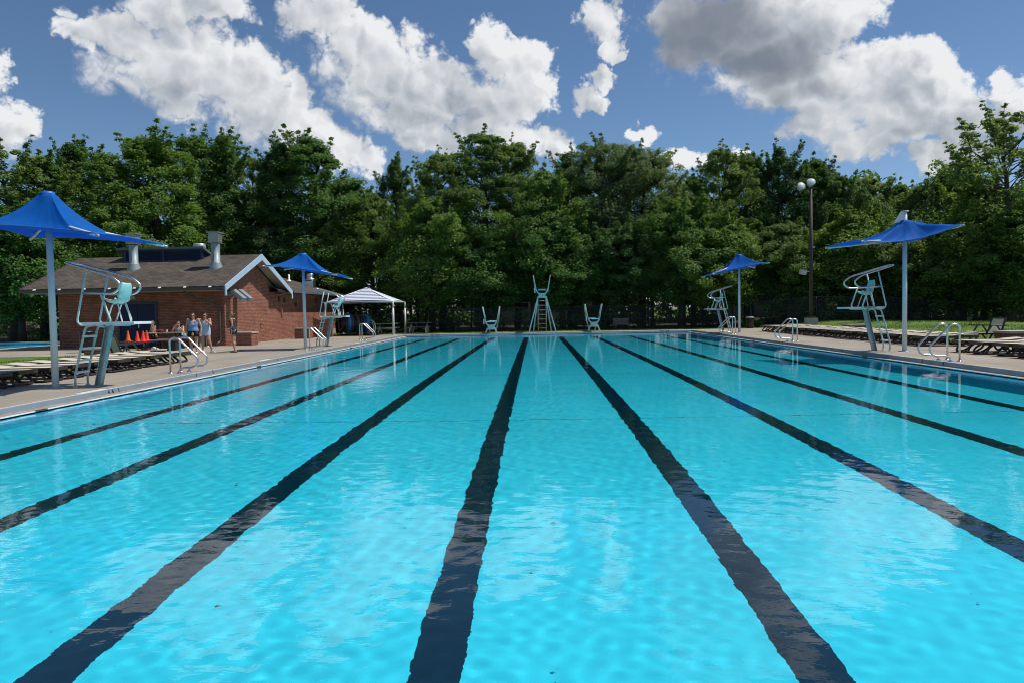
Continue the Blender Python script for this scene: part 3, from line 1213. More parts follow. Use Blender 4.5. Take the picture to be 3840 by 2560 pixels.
def brick_planter(name, label, loc, size, cap=.07, outlet=False, group=None):
    t = thing(name, label, 'planter', loc, group=group)
    w, d, h = size
    b = MB()
    for sx in (-1, 1):
        b.quad((sx * w / 2, -d / 2, -.3), (sx * w / 2, d / 2, -.3), (sx * w / 2, d / 2, h - cap), (sx * w / 2, -d / 2, h - cap), 1)
    for sy in (-1, 1):
        b.quad((-w / 2, sy * d / 2, -.3), (w / 2, sy * d / 2, -.3), (w / 2, sy * d / 2, h - cap), (-w / 2, sy * d / 2, h - cap), 0)
    b.build('brick_body', [M_BRX, M_BRY], t)
    c = MB()
    c.box((0, 0, h - cap / 2), (w + .07, d + .07, cap))
    c.build('capstone', M_STONE, t)
    if outlet:
        o = MB()
        o.box((-.02, -d / 2 - .008, h * .42), (.085, .016, .13))
        oo = o.build('outlet_plate', M_WHITE, t)
        o = MB()
        for z in (-.03, .03):
            o = MB()
            o.box((-.02, -d / 2 - .018, h * .42 + z), (.045, .006, .035))
            o.build('socket', M_BLACK, oo)
    return t


brick_planter('brick_planter', 'waist-high brick planter with a grey capstone against the gable corner', (-14.5, 37.35, 0), (.9, .85, .66))
brick_planter('brick_planter', 'square brick planter on the lawn behind the loungers beside the upright lounger', (16.25, 25.25, .05), (.92, .92, .42), outlet=True)
brick_planter('brick_planter', 'square brick planter on the lawn behind the far loungers near the light pole', (16.3, 38.0, .05), (.92, .92, .40))
brick_planter('brick_planter', 'very low brick planter between the grass strip and the bathhouse apron', (-17.95, 30.9, 0), (.95, .95, .27))
brick_planter('brick_planter', 'small stone-topped brick pier in front of the brick screen', (-14.25, 45.9, 0), (.95, .6, .66))


def screen_wall():
    """Low brick screen with a dipped top at the far end of the bathhouse wall."""
    t = thing('brick_screen', 'low brick screen with a dipped top beyond the bathhouse wall', 'wall', (-13.72, 48.2, 0))
    n = 16
    top = [(-.62 + 1.24 * i / n, 1.28 - .22 * math.sin(PI * i / n)) for i in range(n + 1)]
    b = MB()
    b.prism([(-.62, -.1)] + top + [(.62, -.1)], -.09, .09, 'y')
    b.build('brick_body', M_BRX, t)
    c = MB()
    c.tube([(u, 0, z + .01) for u, z in top], .1, 8, flat=(1, .35))
    c.build('coping', mat('brown_coping', (.14, .07, .05), .8), t)


screen_wall()
# ================================================================ SHADE UMBRELLAS
def umbrella(label, loc, sx, corners, zpole, zpeak, r0=.16, fallen=False, steep=2.0):
    """Single-post tension canopy. corners: four (dx, dy, z) counter-clockwise; sx only says which side the pool is on."""
    t = thing('shade_umbrella', label, 'umbrella', loc, group='blue shade umbrellas along the pool')
    p = MB()
    p.tube([(0, 0, 0), (0, 0, zpole)], [.070, .062], 18)
    p.build('pole', M_POST, t)
    pl = MB()
    pl.lathe([(.0, .012), (.17, .012), (.17, 0)], (0, 0, .002), 20)
    pl.build('base_plate', M_GALV, t)
    C = [Vector(c) for c in corners]
    n_e, n_r = 22, 26
    rim = []
    for i in range(4):
        a, b = C[i], C[(i + 1) % 4]
        mid = (a + b) / 2
        cen = sum(C, Vector()) / 4
        for k in range(n_e):
            s = k / n_e
            q = a.lerp(b, s)
            sag = 4 * s * (1 - s)
            q = q + (cen - mid).normalized() * .20 * sag
            q.z += (.05 if not (fallen and i == 0) else -.20) * sag
            rim.append(q)
    verts, faces = [], []
    m = len(rim)
    ztop = zpeak
    for j in range(n_r + 1):
        s = j / n_r
        for i, q in enumerate(rim):
            a = Vector((q.x, q.y, 0)).normalized() * r0
            xy = Vector((a.x, a.y, 0)).lerp(Vector((q.x, q.y, 0)), s)
            ph = (i % n_e) / n_e
            h = (1 - s) ** ((steep + .8 * math.sin(PI * ph)) if not fallen else 2.4)
            z = q.z + (ztop - q.z) * h
            z -= .05 * math.sin(PI * s) * math.sin(PI * ph) ** 1.0
            z += .012 * math.sin(i * 1.9) * (1 - s) * s * 2
            if fallen:
                z += .05 * math.sin(i * .45 + s * 6) * math.sin(PI * s) + .10 * math.exp(-((i - 30) / 4.0) ** 2) * math.sin(PI * min(1, s * 1.2))
            verts.append((xy.x, xy.y, z))
    for j in range(n_r):
        for i in range(m):
            i2 = (i + 1) % m
            faces.append([j * m + i, (j + 1) * m + i, (j + 1) * m + i2, j * m + i2])
    c = MB()
    c.add(verts, faces, 0, True)
    co = c.build('canopy', M_BLUE, t)
    so = co.modifiers.new('thickness', 'SOLIDIFY')
    so.thickness = .008
    hem = MB()
    hem.tube([Vector(q) for q in rim], .016, 6, closed=True)
    hem.build('hem', mat('canopy_hem', (.015, .12, .42), .7), co)
    # arms from the post to the corners
    za = zpole + .16 if not fallen else zpole - .1
    for q in C:
        a = MB()
        inner = Vector((q.x * .03, q.y * .03, za))
        a.tube([inner, Vector((q.x, q.y, q.z - .035))], .030, 10)
        ao = a.build('arm', M_POST, t)
        k = MB()
        e = Vector((q.x, q.y, q.z - .035))
        k.cap(e - (e - inner).normalized() * .02, e + (e - inner).normalized() * .05, .030, .030, 10)
        k.build('turnbuckle', M_GALV, ao)
    if fallen:
        k = MB()
        k.tube([(0, 0, zpole - .1), (0, 0, zpeak + .27)], [.066, .064], 14)
        k.prism([(-.01, zpeak + .27), (-.12, zpeak + .27), (-.32, zpeak - .06), (-.01, zpeak - .06)], -.03, .03, 'y')
        k.lathe([(.11, 0), (.11, .02), (0, .03)], (0, 0, zpeak + .27), 16)
        k.build('post_top', M_WHITE, t)
    else:
        k = MB()
        k.lathe([(r0 + .012, -.05), (r0 + .012, .012), (r0 - .04, .03), (0, .035)], (0, 0, zpeak), 20)
        k.build('peak_cap', mat('canopy_cap', (.01, .11, .50), .5), t)
        k = MB()
        k.tube([(0, 0, zpole - .02), (0, 0, zpeak - .03)], .05, 10)
        k.build('mast', M_GALV, t)
    return t


umbrella('blue canopy umbrella over the nearest left lifeguard chair, cut by the frame edge', (-10.26, 15.9, 0), 1,
         [(-1.22, -1.25, 3.38), (1.68, -1.1, 3.12), (1.72, 1.5, 3.13), (-1.22, 1.2, 3.32)], 3.36, 4.12, .13, False, 2.5)
umbrella('blue canopy umbrella beside the bathhouse gable on the left side of the pool', (-9.9, 32.07, 0), 1,
         [(-1.25, -1.2, 3.52), (1.70, -1.1, 3.10), (1.74, 1.3, 3.04), (-1.2, 1.2, 3.5)], 3.36, 4.05)
umbrella('small-looking blue canopy umbrella at the far right corner of the pool', (11.5, 42.2, 0), -1,
         [(-1.70, -1.1, 3.30), (1.28, -1.2, 3.84), (1.2, 1.2, 3.72), (-1.74, 1.4, 3.24)], 3.72, 4.36)
umbrella('blue umbrella with its canopy slipped down and the white post top sticking out', (11.35, 22.99, 0), -1,
         [(-1.70, -1.0, 3.33), (.98, -1.3, 3.70), (1.2, 1.1, 3.62), (-1.9, 1.15, 3.32)], 3.5, 3.99, .13, True)


# ================================================================ LIFEGUARD LADDER CHAIRS
def ladder_chair(label, loc, flip):
    """Local x points to the pool (mirrored by flip); origin at the foot of the leaning post."""
    t = thing('lifeguard_chair', label, 'lifeguard chair', loc, group='tall ladder lifeguard chairs')
    f = flip

    def X(p):
        return (p[0] * f, p[1], p[2])
    # leaning I-section post
    p = MB()
    a, b = Vector(X((0, 0, 0))), Vector(X((.30, 0, 1.30)))
    up = (1, 0, 0)
    for dx in (-.055, .055):
        o = Vector((dx, 0, 0))
        p.bar(a + o, b + o, .14, .014, (0, 1, 0) if False else up)
    p.bar(a, b, .022, .115, up)
    p.box(X((.02, 0, .008)), (.26, .22, .016))
    p.build('post', M_GALV, t)
    # ladder
    for sy in (-.225, .225):
        l = MB()
        l.tube(fillet([X((-.375, sy, 0)), X((-.375, sy, .24)), X((-.10, sy, 1.29)), X((.12, sy * .95, 1.315))], .10), .024, 10)
        l.lathe([(.055, .0), (.055, .012), (.03, .03)], X((-.375, sy, 0)), 12)
        l.build('ladder_rail', M_TEAL_D, t)
    for k in range(4):
        z = .31 + .255 * k
        x = -.375 + .275 * (z - .24) / 1.05
        s = MB()
        s.box(X((x, 0, z)), (.085, .43, .045))
        s.build('step', M_WHITE, t)
    # platform
    q = MB()
    q.prism([(-.14 * f, -.40), (1.03 * f, -.40 + .04), (1.03 * f, .36), (-.14 * f, .40)] if f > 0 else
            [(-.14 * f, .40), (1.03 * f, .36), (1.03 * f, -.36), (-.14 * f, -.40)], 1.318, 1.372, 'z')
    qo = q.build('platform', M_WHITE, t)
    if f < 0:
        s = MB()
        s.box(X((.33, -.392, 1.354)), (.42, .012, .02))
        s.build('warning_strip', M_BLACK, qo)
    br = MB()
    br.tube(fillet([X((.20, -.30, 1.31)), X((.20, 0, 1.27)), X((.20, .30, 1.31))], .1), .026, 8)
    br.tube([X((.62, -.39, 1.32)), X((.62, .39, 1.32))], .022, 8)
    br.tube([X((.0, 0, 1.31)), X((.75, 0, 1.31))], .028, 8)
    br.build('platform_bracket', M_TEAL, t)
    # upper frame
    for sy in (-.41, .41):
        g = MB()
        g.tube(fillet([X((.10, sy * .7, 1.315)), X((-.10, sy, 1.315)), X((-.165, sy, 1.40)), X((.07, sy, 2.45))], .09), .022, 10)
        g.build('back_upright', M_TEAL, t)
        g = MB()
        g.tube(fillet([X((.40, sy * .75, 1.30)), X((.50, sy, 1.315)), X((.56, sy, 1.40)), X((.36, sy, 1.985))], .06), .022, 10)
        g.build('front_upright', M_TEAL, t)
    rail = [(-.49, -.30, 2.66), (.62, -.41, 2.33), (.83, -.41, 2.14), (.66, -.41, 1.965), (-.02, -.41, 1.99)]
    full = [X(p) for p in reversed(rail)] + [X((p[0], -p[1], p[2])) for p in rail]
    # rounded bends
    g = MB()
    pts = fillet(full, .17, 7)
    g.tube(pts, .026, 10)
    g.build('arm_rail', M_STEEL, t)
    # bucket seat: every seat is turned the same way, towards -x
    st = MB()
    n, m = 14, 12
    vs, fs = [], []
    prof = [(-.24, .02), (-.20, -.012), (-.10, -.035), (.02, -.04), (.10, -.01), (.155, .07), (.19, .17), (.215, .28), (.225, .37), (.215, .40)]
    from_x = .55 if f > 0 else -.24
    for i, (px, pz) in enumerate(prof):
        wdt = .22 + .02 * math.sin(i / 9 * PI) - (.05 if i > 7 else 0)
        for k in range(m + 1):
            u = -1 + 2 * k / m
            curl = abs(u) ** 3
            vs.append((from_x + px + (-.09 * curl if i > 4 else 0), u * wdt, 1.80 + pz + (.075 * curl if i < 6 else .02 * curl)))
    for i in range(len(prof) - 1):
        for k in range(m):
            a0 = i * (m + 1) + k
            fs.append([a0, a0 + 1, a0 + m + 2, a0 + m + 1])
    st.add(vs, fs, 0, True)
    so = st.build('seat', mat('teal_seat_shell', (.30, .60, .58), .4, 0, .05, 6), t)
    md = so.modifiers.new('thickness', 'SOLIDIFY')
    md.thickness = .018
    lg = MB()
    for sx, sy in ((-.17, -.15), (-.17, .15), (.10, -.15), (.10, .15)):
        lg.tube(fillet([(from_x + sx * .35, sy * 1.1, 1.765), (from_x + sx * .55, sy * 1.15, 1.70), (from_x + sx * 1.25, sy * 1.15, 1.372)], .05), .016, 8)
    lg.lathe([(.11, 0), (.11, .02)], (from_x - .02, 0, 1.748), 14)
    lg.build('seat_stand', M_STEEL, t)
    return t


ladder_chair('tall lifeguard chair under the blue umbrella nearest on the left', (-9.53, 16.22, 0), 1)
ladder_chair('tall lifeguard chair standing in front of the striped canopy', (-9.63, 34.3, 0), 1)
ladder_chair('tall lifeguard chair beside the slipped umbrella, facing left over the pool', (10.68, 23.55, 0), -1)
ladder_chair('small-looking lifeguard chair at the far right under the far umbrella', (10.86, 43.3, 0), -1)


# ================================================================ POOL HANDRAIL PAIRS
def pool_rails(label, loc, f, gap, mirror=False):
    t = thing('pool_handrail', label, 'handrail', loc, group='pairs of steel pool handrails')
    pth = fillet([(0, 0), (0, .80), (.075, .895), (.22, .86), (.70, .40), (.735, .25), (.62, .155), (.36, .135), (.25, .09), (.23, 0)], .14, 6) if False else None
    raw = [(0, 0, 0), (0, 0, .90), (.20, 0, .93), (.76, 0, .36), (.68, 0, .15), (.36, 0, .14), (.24, 0, .10), (.225, 0, 0)]
    pts = fillet(raw, .16, 7)
    for k in range(2):
        b = MB()
        b.tube([(p[0] * f, k * gap, p[2]) for p in pts], .0245, 12)
        ro = b.build('rail', M_STEEL, t)
        for x in (0, .225):
            e = MB()
            e.lathe([(.062, 0), (.06, .012), (.034, .03)], (x * f, k * gap, 0), 16)
            e.build('escutcheon', M_STEEL, ro)
    return t


pool_rails('pair of steel pool handrails just beyond the nearest left lifeguard chair', (-9.55, 19.47, 0), 1, .56)
pool_rails('pair of steel pool handrails at the foot of the umbrella by the gable', (-9.55, 31.0, 0), 1, .52)
pool_rails('pair of steel pool handrails in front of the stacked swim tubes', (-9.56, 40.6, 0), 1, .52)
pool_rails('largest pair of pool handrails, right of the slipped umbrella', (10.54, 18.57, 0), -1, .56)
pool_rails('pair of steel pool handrails in front of the light pole', (10.57, 30.2, 0), -1, .54)
pool_rails('pair of steel pool handrails at the far right corner beside the far lifeguard chair', (10.6, 39.7, 0), -1, .54)


# ================================================================ DIVING BOARD STANDS
def diving_stand(label, loc, h, tall):
    """Board height h; local -y points over the pool."""
    t = thing('diving_stand', label, 'diving board', loc, group='teal diving board stands')
    w = .30
    # cradle: two plates joined by a curved bottom
    c = MB()
    zb = h - .50
    c.prism([(-w - .10, h + .02), (-w - .05, h - .14), (-w + .06, h - .30), (w - .06, h - .30), (w + .05, h - .14), (w + .10, h + .02), (w + .03, h + .02), (w - .03, h - .13),
             (w - .12, h - .21), (-w + .12, h - .21), (-w + .03, h - .13), (-w - .03, h + .02)], -.12, .12, 'y')
    c.box((0, 0, h - .36), (2 * w - .16, .26, .13))
    c.box((0, 0, h - .475), (2 * w - .04, .30, .11))
    c.build('cradle', M_TEAL, t)
    # rails leaning outwards: a double tube on each side, running back to the rear
    top = h + .95
    for s in (-1, 1):
        r = MB()
        r.tube(fillet([(s * (w + .06), 0, h - .1), (s * (w + .26), .0, top), (s * (w + .27), .9, top), (s * (w + .12), 1.7, h - .15)], .10), .026, 8)
        r.tube(fillet([(s * (w + .12), .55, h - .1), (s * (w + .25), .50, top - .03)], .1), .022, 8)
        r.tube([(s * (w + .17), .0, h + .42), (s * (w + .17), 1.55, h + .36)], .016, 8)
        r.build('side_rail', M_TEAL_D, t)
    # the board with its fulcrum
    b = MB()
    b.box((0, .55, h - .005), (.50, 4.4, .045))
    b.box((0, -1.64, h - .008), (.52, .04, .055))
    b.build('board', mat('board_top', (.25, .50, .58), .6, 0, .08, 6), t)
    u = MB()
    u.box((0, .35, h - .10), (2 * w - .10, .18, .12))
    u.build('fulcrum', M_NAVY, t)
    k = MB()
    k.lathe([(.10, -.03), (.10, .03)], (-w - .19, .05, h - .06), 14, rot=Matrix.Rotation(R(90), 3, 'Y'))
    k.box((-w - .19, .05, h - .02), (.05, .14, .34))
    k.build('crank', M_WHITE, t)
    if tall:
        for s in (-1, 1):
            for y, sp in ((-.02, .90), (1.9, .62)):
                g = MB()
                g.bar((s * (w - .04), y * .6 + .05, h - .42), (s * sp, y, 0), .08, .06, (0, 1, 0))
                g.build('leg', M_TEAL, t)
            g = MB()
            g.tube([(s * .275, 1.42, h - .45), (s * .275, 1.42, 0)], .035, 8)
            g.build('ladder_rail', mat('bare_rail', (.42, .38, .34), .5, .2), t)
        for k in range(7):
            g = MB()
            g.tube([(-.275, 1.42, .24 + k * .31), (.275, 1.42, .24 + k * .31)], .024, 8)
            g.build('rung', mat('bare_rung', (.44, .40, .36), .5, .2), t)
    else:
        for s in (-1, 1):
            g = MB()
            g.bar((s * (w - .06), 0, h - .44), (s * (w + .09), -.02, 0), .10, .06, (0, 1, 0))
            g.build('leg', M_TEAL, t)
            g = MB()
            g.bar((s * (w + .05), 1.7, h - .2), (s * (w - .12), 1.75, 0), .08, .08, (0, 1, 0))
            g.build('rear_leg', mat('pale_leg', (.55, .50, .42), .5), t)
    return t


diving_stand('tall diving board stand with a ladder between its splayed legs', (.455, 49.75, 0), 2.80, True)
diving_stand('low diving board stand left of the tall one', (-2.96, 49.7, 0), .78, False)
diving_stand('low diving board stand right of the tall one', (3.88, 49.75, 0), .84, False)


# ================================================================ SUN LOUNGERS
def make_lounger(label, loc, rz):
    """Local +x is the foot end. 1.85 m long, lying flat."""
    t = thing('sun_lounger', label, 'sun lounger', loc, rz)
    z = .335
    fr = MB()
    for s in (-1, 1):
        fr.bar((-.92, s * .315, z - .03), (.90, s * .315, z - .03), .06, .085)
        fr.bar((.86, s * .30, z - .03), (.95, s * .28, z - .035), .06, .06)
    fr.bar((.935, -.33, z - .028), (.935, .33, z - .028), .085, .075, (1, 0, 0))
    for x in (-.90, -.28, .35):
        fr.bar((x, -.30, z - .045), (x, .30, z - .045), .045, .05, (1, 0, 0))
    fr.build('frame', M_DARK, t)
    sl = MB()
    n = 10
    vs, fs = [], []
    for i in range(n + 1):
        x = -.30 + 1.20 * i / n
        for y in (-.285, 0, .285):
            vs.append((x, y, z + .014 - .012 * (1 - (y / .285) ** 2)))
    for i in range(n):
        for k in range(2):
            a = i * 3 + k
            fs.append([a, a + 3, a + 4, a + 1])
    sl.add(vs, fs, 0, True)
    so = sl.build('seat_sling', M_SLING, t)
    so.modifiers.new('thickness', 'SOLIDIFY').thickness = .012
    bk = MB()
    vs, fs = [], []
    for i in range(7):
        x = -.31 - .62 * i / 6
        for y in (-.285, 0, .285):
            vs.append((x, y, z + .018 + .048 * math.sin(PI * .5 * i / 6) - .012 * (1 - (y / .285) ** 2)))
    for i in range(6):
        for k in range(2):
            a = i * 3 + k
            fs.append([a, a + 1, a + 4, a + 3])
    bk.add(vs, fs, 0, True)
    bo = bk.build('back_sling', M_SLING, t)
    bo.modifiers.new('thickness', 'SOLIDIFY').thickness = .012
    for s in (-1, 1):
        lg = MB()
        lg.tube(fillet([(.60, s * .27, z - .05), (.80, s * .30, .16), (.86, s * .31, .02), (.66, s * .31, .012), (.42, s * .29, .15), (.36, s * .27, z - .05)], .10), .030, 8)
        lg.build('front_leg', M_DARK, t)
        lg = MB()
        lg.tube(fillet([(-.70, s * .27, z - .05), (-.55, s * .30, .10), (-.36, s * .31, .02), (-.28, s * .30, .12), (-.22, s * .27, z - .05)], .10), .030, 8)
        lg.build('rear_leg', M_DARK, t)
        wh = MB()
        wh.lathe([(.02, -.022), (.10, -.022), (.112, -.012), (.112, .012), (.10, .022), (.02, .022)], (-.62, s * .345, .112), 16, rot=Matrix.Rotation(R(90), 3, 'X'))
        wh.build('wheel', M_DARK, t)
    cr = MB()
    cr.bar((.84, -.31, .05), (.84, .31, .05), .04, .05, (1, 0, 0))
    cr.build('foot_bar', M_DARK, t)
    return t


ORD = ['first', 'second', 'third', 'fourth', 'fifth', 'sixth', 'seventh', 'eighth', 'ninth', 'tenth', 'eleventh', 'twelfth', 'thirteenth', 'fourteenth',
       'fifteenth', 'sixteenth', 'seventeenth', 'eighteenth', 'nineteenth', 'twentieth']
GL, GR = 'flat loungers in the row left of the pool', 'flat loungers in the row right of the pool'
left = [(-12.25, 24.1 - .93 * k) for k in range(10)]
first = None
for k, (x, y) in enumerate(left):
    lab = 'flat tan lounger, %s of the left row counted from the picnic table end' % ORD[k]
    if first is None:
        first = make_lounger(lab, (x, y, 0), 0)
        o = first
    else:
        o = copy_tree(first, (x + .04 * math.sin(k * 2.1), y + .03 * math.sin(k * 3.7), 0), .02 * math.sin(k * 1.7), lab)
    o['group'] = GL
right = [(14.05 + .05 * math.sin(k * 1.9), 43.2 - .93 * k) for k in range(20)]
for k, (x, y) in enumerate(right):
    o = copy_tree(first, (x, y, 0), PI + .025 * math.sin(k * 1.3), 'flat tan lounger, %s of the long right row counted from the dark bin' % ORD[k])
    o['group'] = GR
for k, (x, y) in enumerate([(13.45, 22.05), (13.4, 21.1), (13.5, 20.15), (13.45, 19.2)]):
    o = copy_tree(first, (x, y, 0), PI + .02 * k, 'flat lounger %s in the nearest group on the right' %
                  ['at the row gap', 'second from the gap', 'third from the gap', 'at the right edge of the frame'][k])
    o['group'] = 'four loungers pulled forward on the right'


def upright_lounger(name, label, loc, rz, sling, zback=.86):
    """Lounger with its back raised and with arms; local +x is the foot end."""
    t = thing(name, label, 'sun lounger', loc, rz)
    z = .36
    f = MB()
    for s in (-1, 1):
        f.bar((-.30, s * .31, z - .03), (1.15, s * .31, z - .03), .055, .055)
        f.bar((-.28, s * .31, z - .02), (-.47, s * .30, zback + .02), .05, .05)
    f.bar((1.13, -.31, z - .03), (1.13, .31, z - .03), .05, .05)
    f.bar((-.465, -.31, zback), (-.465, .31, zback), .05, .05)
    f.build('frame', M_DARK, t)
    b = MB()
    b.add([(-.28, -.28, z), (-.455, -.27, zback), (-.455, .27, zback), (-.28, .28, z)], [[0, 1, 2, 3]])
    b.build('backrest', sling, t)
    q = MB()
    q.add([(-.27, -.28, z + .0), (1.12, -.28, z + .0), (1.12, .28, z), (-.27, .28, z)], [[0, 1, 2, 3]])
    q.build('seat_sling', sling, t).modifiers.new('thickness', 'SOLIDIFY').thickness = .014
    for s in (-1, 1):
        a = MB()
        a.bar((-.42, s * .35, z + .24), (.42, s * .35, z + .27), .06, .035)
        a.bar((-.10, s * .34, z + .24), (-.30, s * .33, z - .02), .045, .03, (0, 1, 0))
        a.bar((.10, s * .34, z + .25), (.30, s * .33, z - .02), .045, .03, (0, 1, 0))
        a.build('arm', M_DARK, t)
        for x0, x1 in ((-.05, -.30), (.05, .28), (.80, .98)):
            g = MB()
            g.bar((x0, s * .31, z - .04), (x1, s * .32, 0), .05, .035, (0, 1, 0))
            g.build('leg', M_DARK, t)
    return t


upright_lounger('reclining_lounger', 'lounger with its grey back raised beside the brick planter on the right lawn', (15.95, 26.4, .02), PI + .15,
                mat('grey_taupe_sling', (.62, .57, .49), .75, 0, .05, 12, trans=.6))
upright_lounger('reclining_lounger', 'lounger with its pale back raised behind the left row, near the orange cones', (-13.36, 24.33, 0), .95, M_SLING, .88)


def roll(label, loc, rz):
    o = MB()
    o.tube([(0, -.27, .065), (0, .27, .065)], .065, 14)
    o.tube([(.10, -.26, .04), (.10, .26, .04)], .04, 12)
    o.box((.24, 0, .022), (.30, .54, .03))
    m = o.build('rolled_cushion', M_SLING)
    m.location, m.rotation_euler = along(loc), (0, 0, rz)
    tag(m, label, 'cushion')


roll('rolled tan cushion at the head of the left lounger row, below the cones', (-12.75, 24.9, .36), .4)
roll('rolled tan cushion in front of the upright lounger on the right', (14.6, 25.0, .36), PI)
# ================================================================ STRIPED CANOPY
def stripe_material(name, axis):
    m = bpy.data.materials.new(name)
    m.use_nodes = True
    nt = m.node_tree
    N, L = nt.nodes, nt.links
    b = N['Principled BSDF']
    b.inputs['Roughness'].default_value = .75
    tc = N.new('ShaderNodeTexCoord')
    sp = N.new('ShaderNodeSeparateXYZ')
    L.new(tc.outputs['Object'], sp.inputs[0])
    a = N.new('ShaderNodeMath')
    a.operation = 'MULTIPLY'
    a.inputs[1].default_value = 1 / .104
    L.new(sp.outputs[2], a.inputs[0])
    fr = N.new('ShaderNodeMath')
    fr.operation = 'FRACT'
    L.new(a.outputs[0], fr.inputs[0])
    lt = N.new('ShaderNodeMath')
    lt.operation = 'LESS_THAN'
    lt.inputs[1].default_value = .42
    L.new(fr.outputs[0], lt.inputs[0])
    mx = N.new('ShaderNodeMix')
    mx.data_type = 'RGBA'
    L.new(lt.outputs[0], mx.inputs[0])
    mx.inputs[6].default_value = (.66, .70, .78, 1)
    mx.inputs[7].default_value = (.05, .075, .18, 1)
    L.new(mx.outputs[2], b.inputs['Base Color'])
    return m


def striped_canopy():
    cx, cy = -11.55, 51.25
    t = thing('striped_canopy', 'navy and white striped hip canopy on four white poles by the far left corner', 'canopy', (cx, cy, 0))
    hw, hd, ze, zp = 2.27, 2.25, 2.24, 3.25
    corners = [Vector((-hw, -hd, ze)), Vector((hw, -hd, ze)), Vector((hw, hd, ze)), Vector((-hw, hd, ze))]
    ap = Vector((0, 0, zp))
    c = MB()
    n = 14
    for i in range(4):
        a, b = corners[i], corners[(i + 1) % 4]
        vs, fs = [], []
        for j in range(n + 1):
            s = j / n
            for k in range(n + 1):
                u = k / n
                p = a.lerp(b, u).lerp(ap, s)
                p.z -= .10 * math.sin(PI * min(1, s * 1.02)) * (1 - .2 * abs(2 * u - 1))
                p.z += .06 * 4 * u * (1 - u) * (1 - s)
                vs.append(p)
        for j in range(n):
            for k in range(n):
                q = j * (n + 1) + k
                fs.append([q, q + 1, q + n + 2, q + n + 1])
        c.add(vs, fs, 0 if i in (0, 2) else 1, True)
    co = c.build('canopy', [stripe_material('navy_white_stripes', 0), mat('pale_canopy_cloth', (.56, .62, .72), .75, 0, .05, 4)], t)
    co.modifiers.new('thickness', 'SOLIDIFY').thickness = .01
    for q in corners:
        p = MB()
        p.tube([(q.x * .985, q.y * .985, 0), (q.x * .985, q.y * .985, 1.78)], .066, 14)
        p.tube([(q.x * .985, q.y * .985, 1.78), (q.x * .985, q.y * .985, ze - .03)], .05, 14)
        p.lathe([(.13, 0), (.13, .02), (.07, .03)], (q.x * .985, q.y * .985, 0), 14)
        p.build('pole', mat('pole_white', (.62, .62, .60), .45, 0, .05, 4), t)
    f = MB()
    for i in range(4):
        a, b = corners[i], corners[(i + 1) % 4]
        f.tube([a * .985 + Vector((0, 0, -.0)), (a + b) / 2 * .985 + Vector((0, 0, .03)), b * .985], .032, 8)
        f.tube([a * .985, ap + Vector((0, 0, -.06))], .03, 8)
    f.build('rafter', M_WHITE, t)


striped_canopy()

# ---------------------------------------------------------------- swim tubes on a rack
def tubes():
    rk = thing('tube_rack', 'low black rail that holds the row of swim tubes upright', 'rack', (-12.35, 51.1, 0))
    r = MB()
    for y in (-.28, .28):
        r.tube([(-1.15, y, .05), (1.2, y, .05)], .03, 8)
    for x in (-1.1, 0, 1.15):
        r.tube(fillet([(x, -.34, .0), (x, -.34, .28), (x, .34, .28), (x, .34, 0)], .05), .025, 8)
    r.build('rail', M_BLACK, rk)
    dark = (mat('black_vinyl', (.016, .017, .020), .3, 0, .3, 7), mat('black_vinyl_patterned', (.06, .07, .085), .3, 0, .75, 16))
    blue = (mat('blue_vinyl', (.012, .16, .50), .28, 0, .3, 6), mat('blue_vinyl_patterned', (.03, .26, .60), .28, 0, .5, 14))
    cols = ['black', 'black', 'blue', 'patterned', 'black', 'patterned', 'black', 'black', 'blue']
    where = ['at the pole end of the row', 'second from the pole end', 'tall bright one third in the row', 'fourth in the row', 'fifth in the row', 'sixth in the row',
             'seventh in the row', 'eighth in the row', 'last before the clear ring']
    for k, cn in enumerate(cols):
        rad = .50 + (.05 if k == 2 else 0) - (.03 if k in (1, 4, 7) else 0)
        b = MB()
        n = 40
        pts = [(0, rad * math.cos(2 * PI * i / n), rad * math.sin(2 * PI * i / n)) for i in range(n)]
        b.tube(pts, [.125 + .004 * math.sin(i * 2.2) for i in range(n)], 14, closed=True)
        vm = dark[1] if cn == 'patterned' else (blue[1] if (cn == 'blue' and k == 2) else (blue[0] if cn == 'blue' else dark[k % 2]))
        t = thing('swim_tube', '%s swim tube, %s' % ({'black': 'black', 'blue': 'blue', 'patterned': 'dark patterned'}[cn], where[k]), 'swim tube',
                  (-13.25 + .205 * k, 51.1 + .03 * math.sin(k * 2), .31 + rad + .0), .55, 'swim tubes standing in a row under the canopy')
        o = b.build('ring', vm, t)
        h = MB()
        for s in (-1, 1):
            h.tube(fillet([(.10, s * (rad - .02) * .75, rad * .62), (.19, s * rad * .72, rad * .70), (.10, s * (rad + .02) * .62, rad * .78)], .03), .012, 6)
        h.build('handle', M_WHITE, t)
    b = MB()
    n = 40
    b.tube([(0, .48 * math.cos(2 * PI * i / n), .48 * math.sin(2 * PI * i / n)) for i in range(n)], .045, 10, closed=True)
    b.tube([(0, .30 * math.cos(2 * PI * i / n), .30 * math.sin(2 * PI * i / n)) for i in range(n)], .03, 8, closed=True)
    t = thing('pale_ring', 'thin pale ring leaning at the right end of the swim tubes', 'swim ring', (-11.2, 50.75, .52), .9)
    b.build('ring', mat('clear_vinyl', (.55, .58, .58), .2, 0, .15, 12), t)
    h = MB()
    for a in range(6):
        u = 2 * PI * a / 6
        h.tube([(0, .30 * math.cos(u), .30 * math.sin(u)), (0, .47 * math.cos(u), .47 * math.sin(u))], .02, 6)
    h.build('web', M_WHITE, t)


tubes()


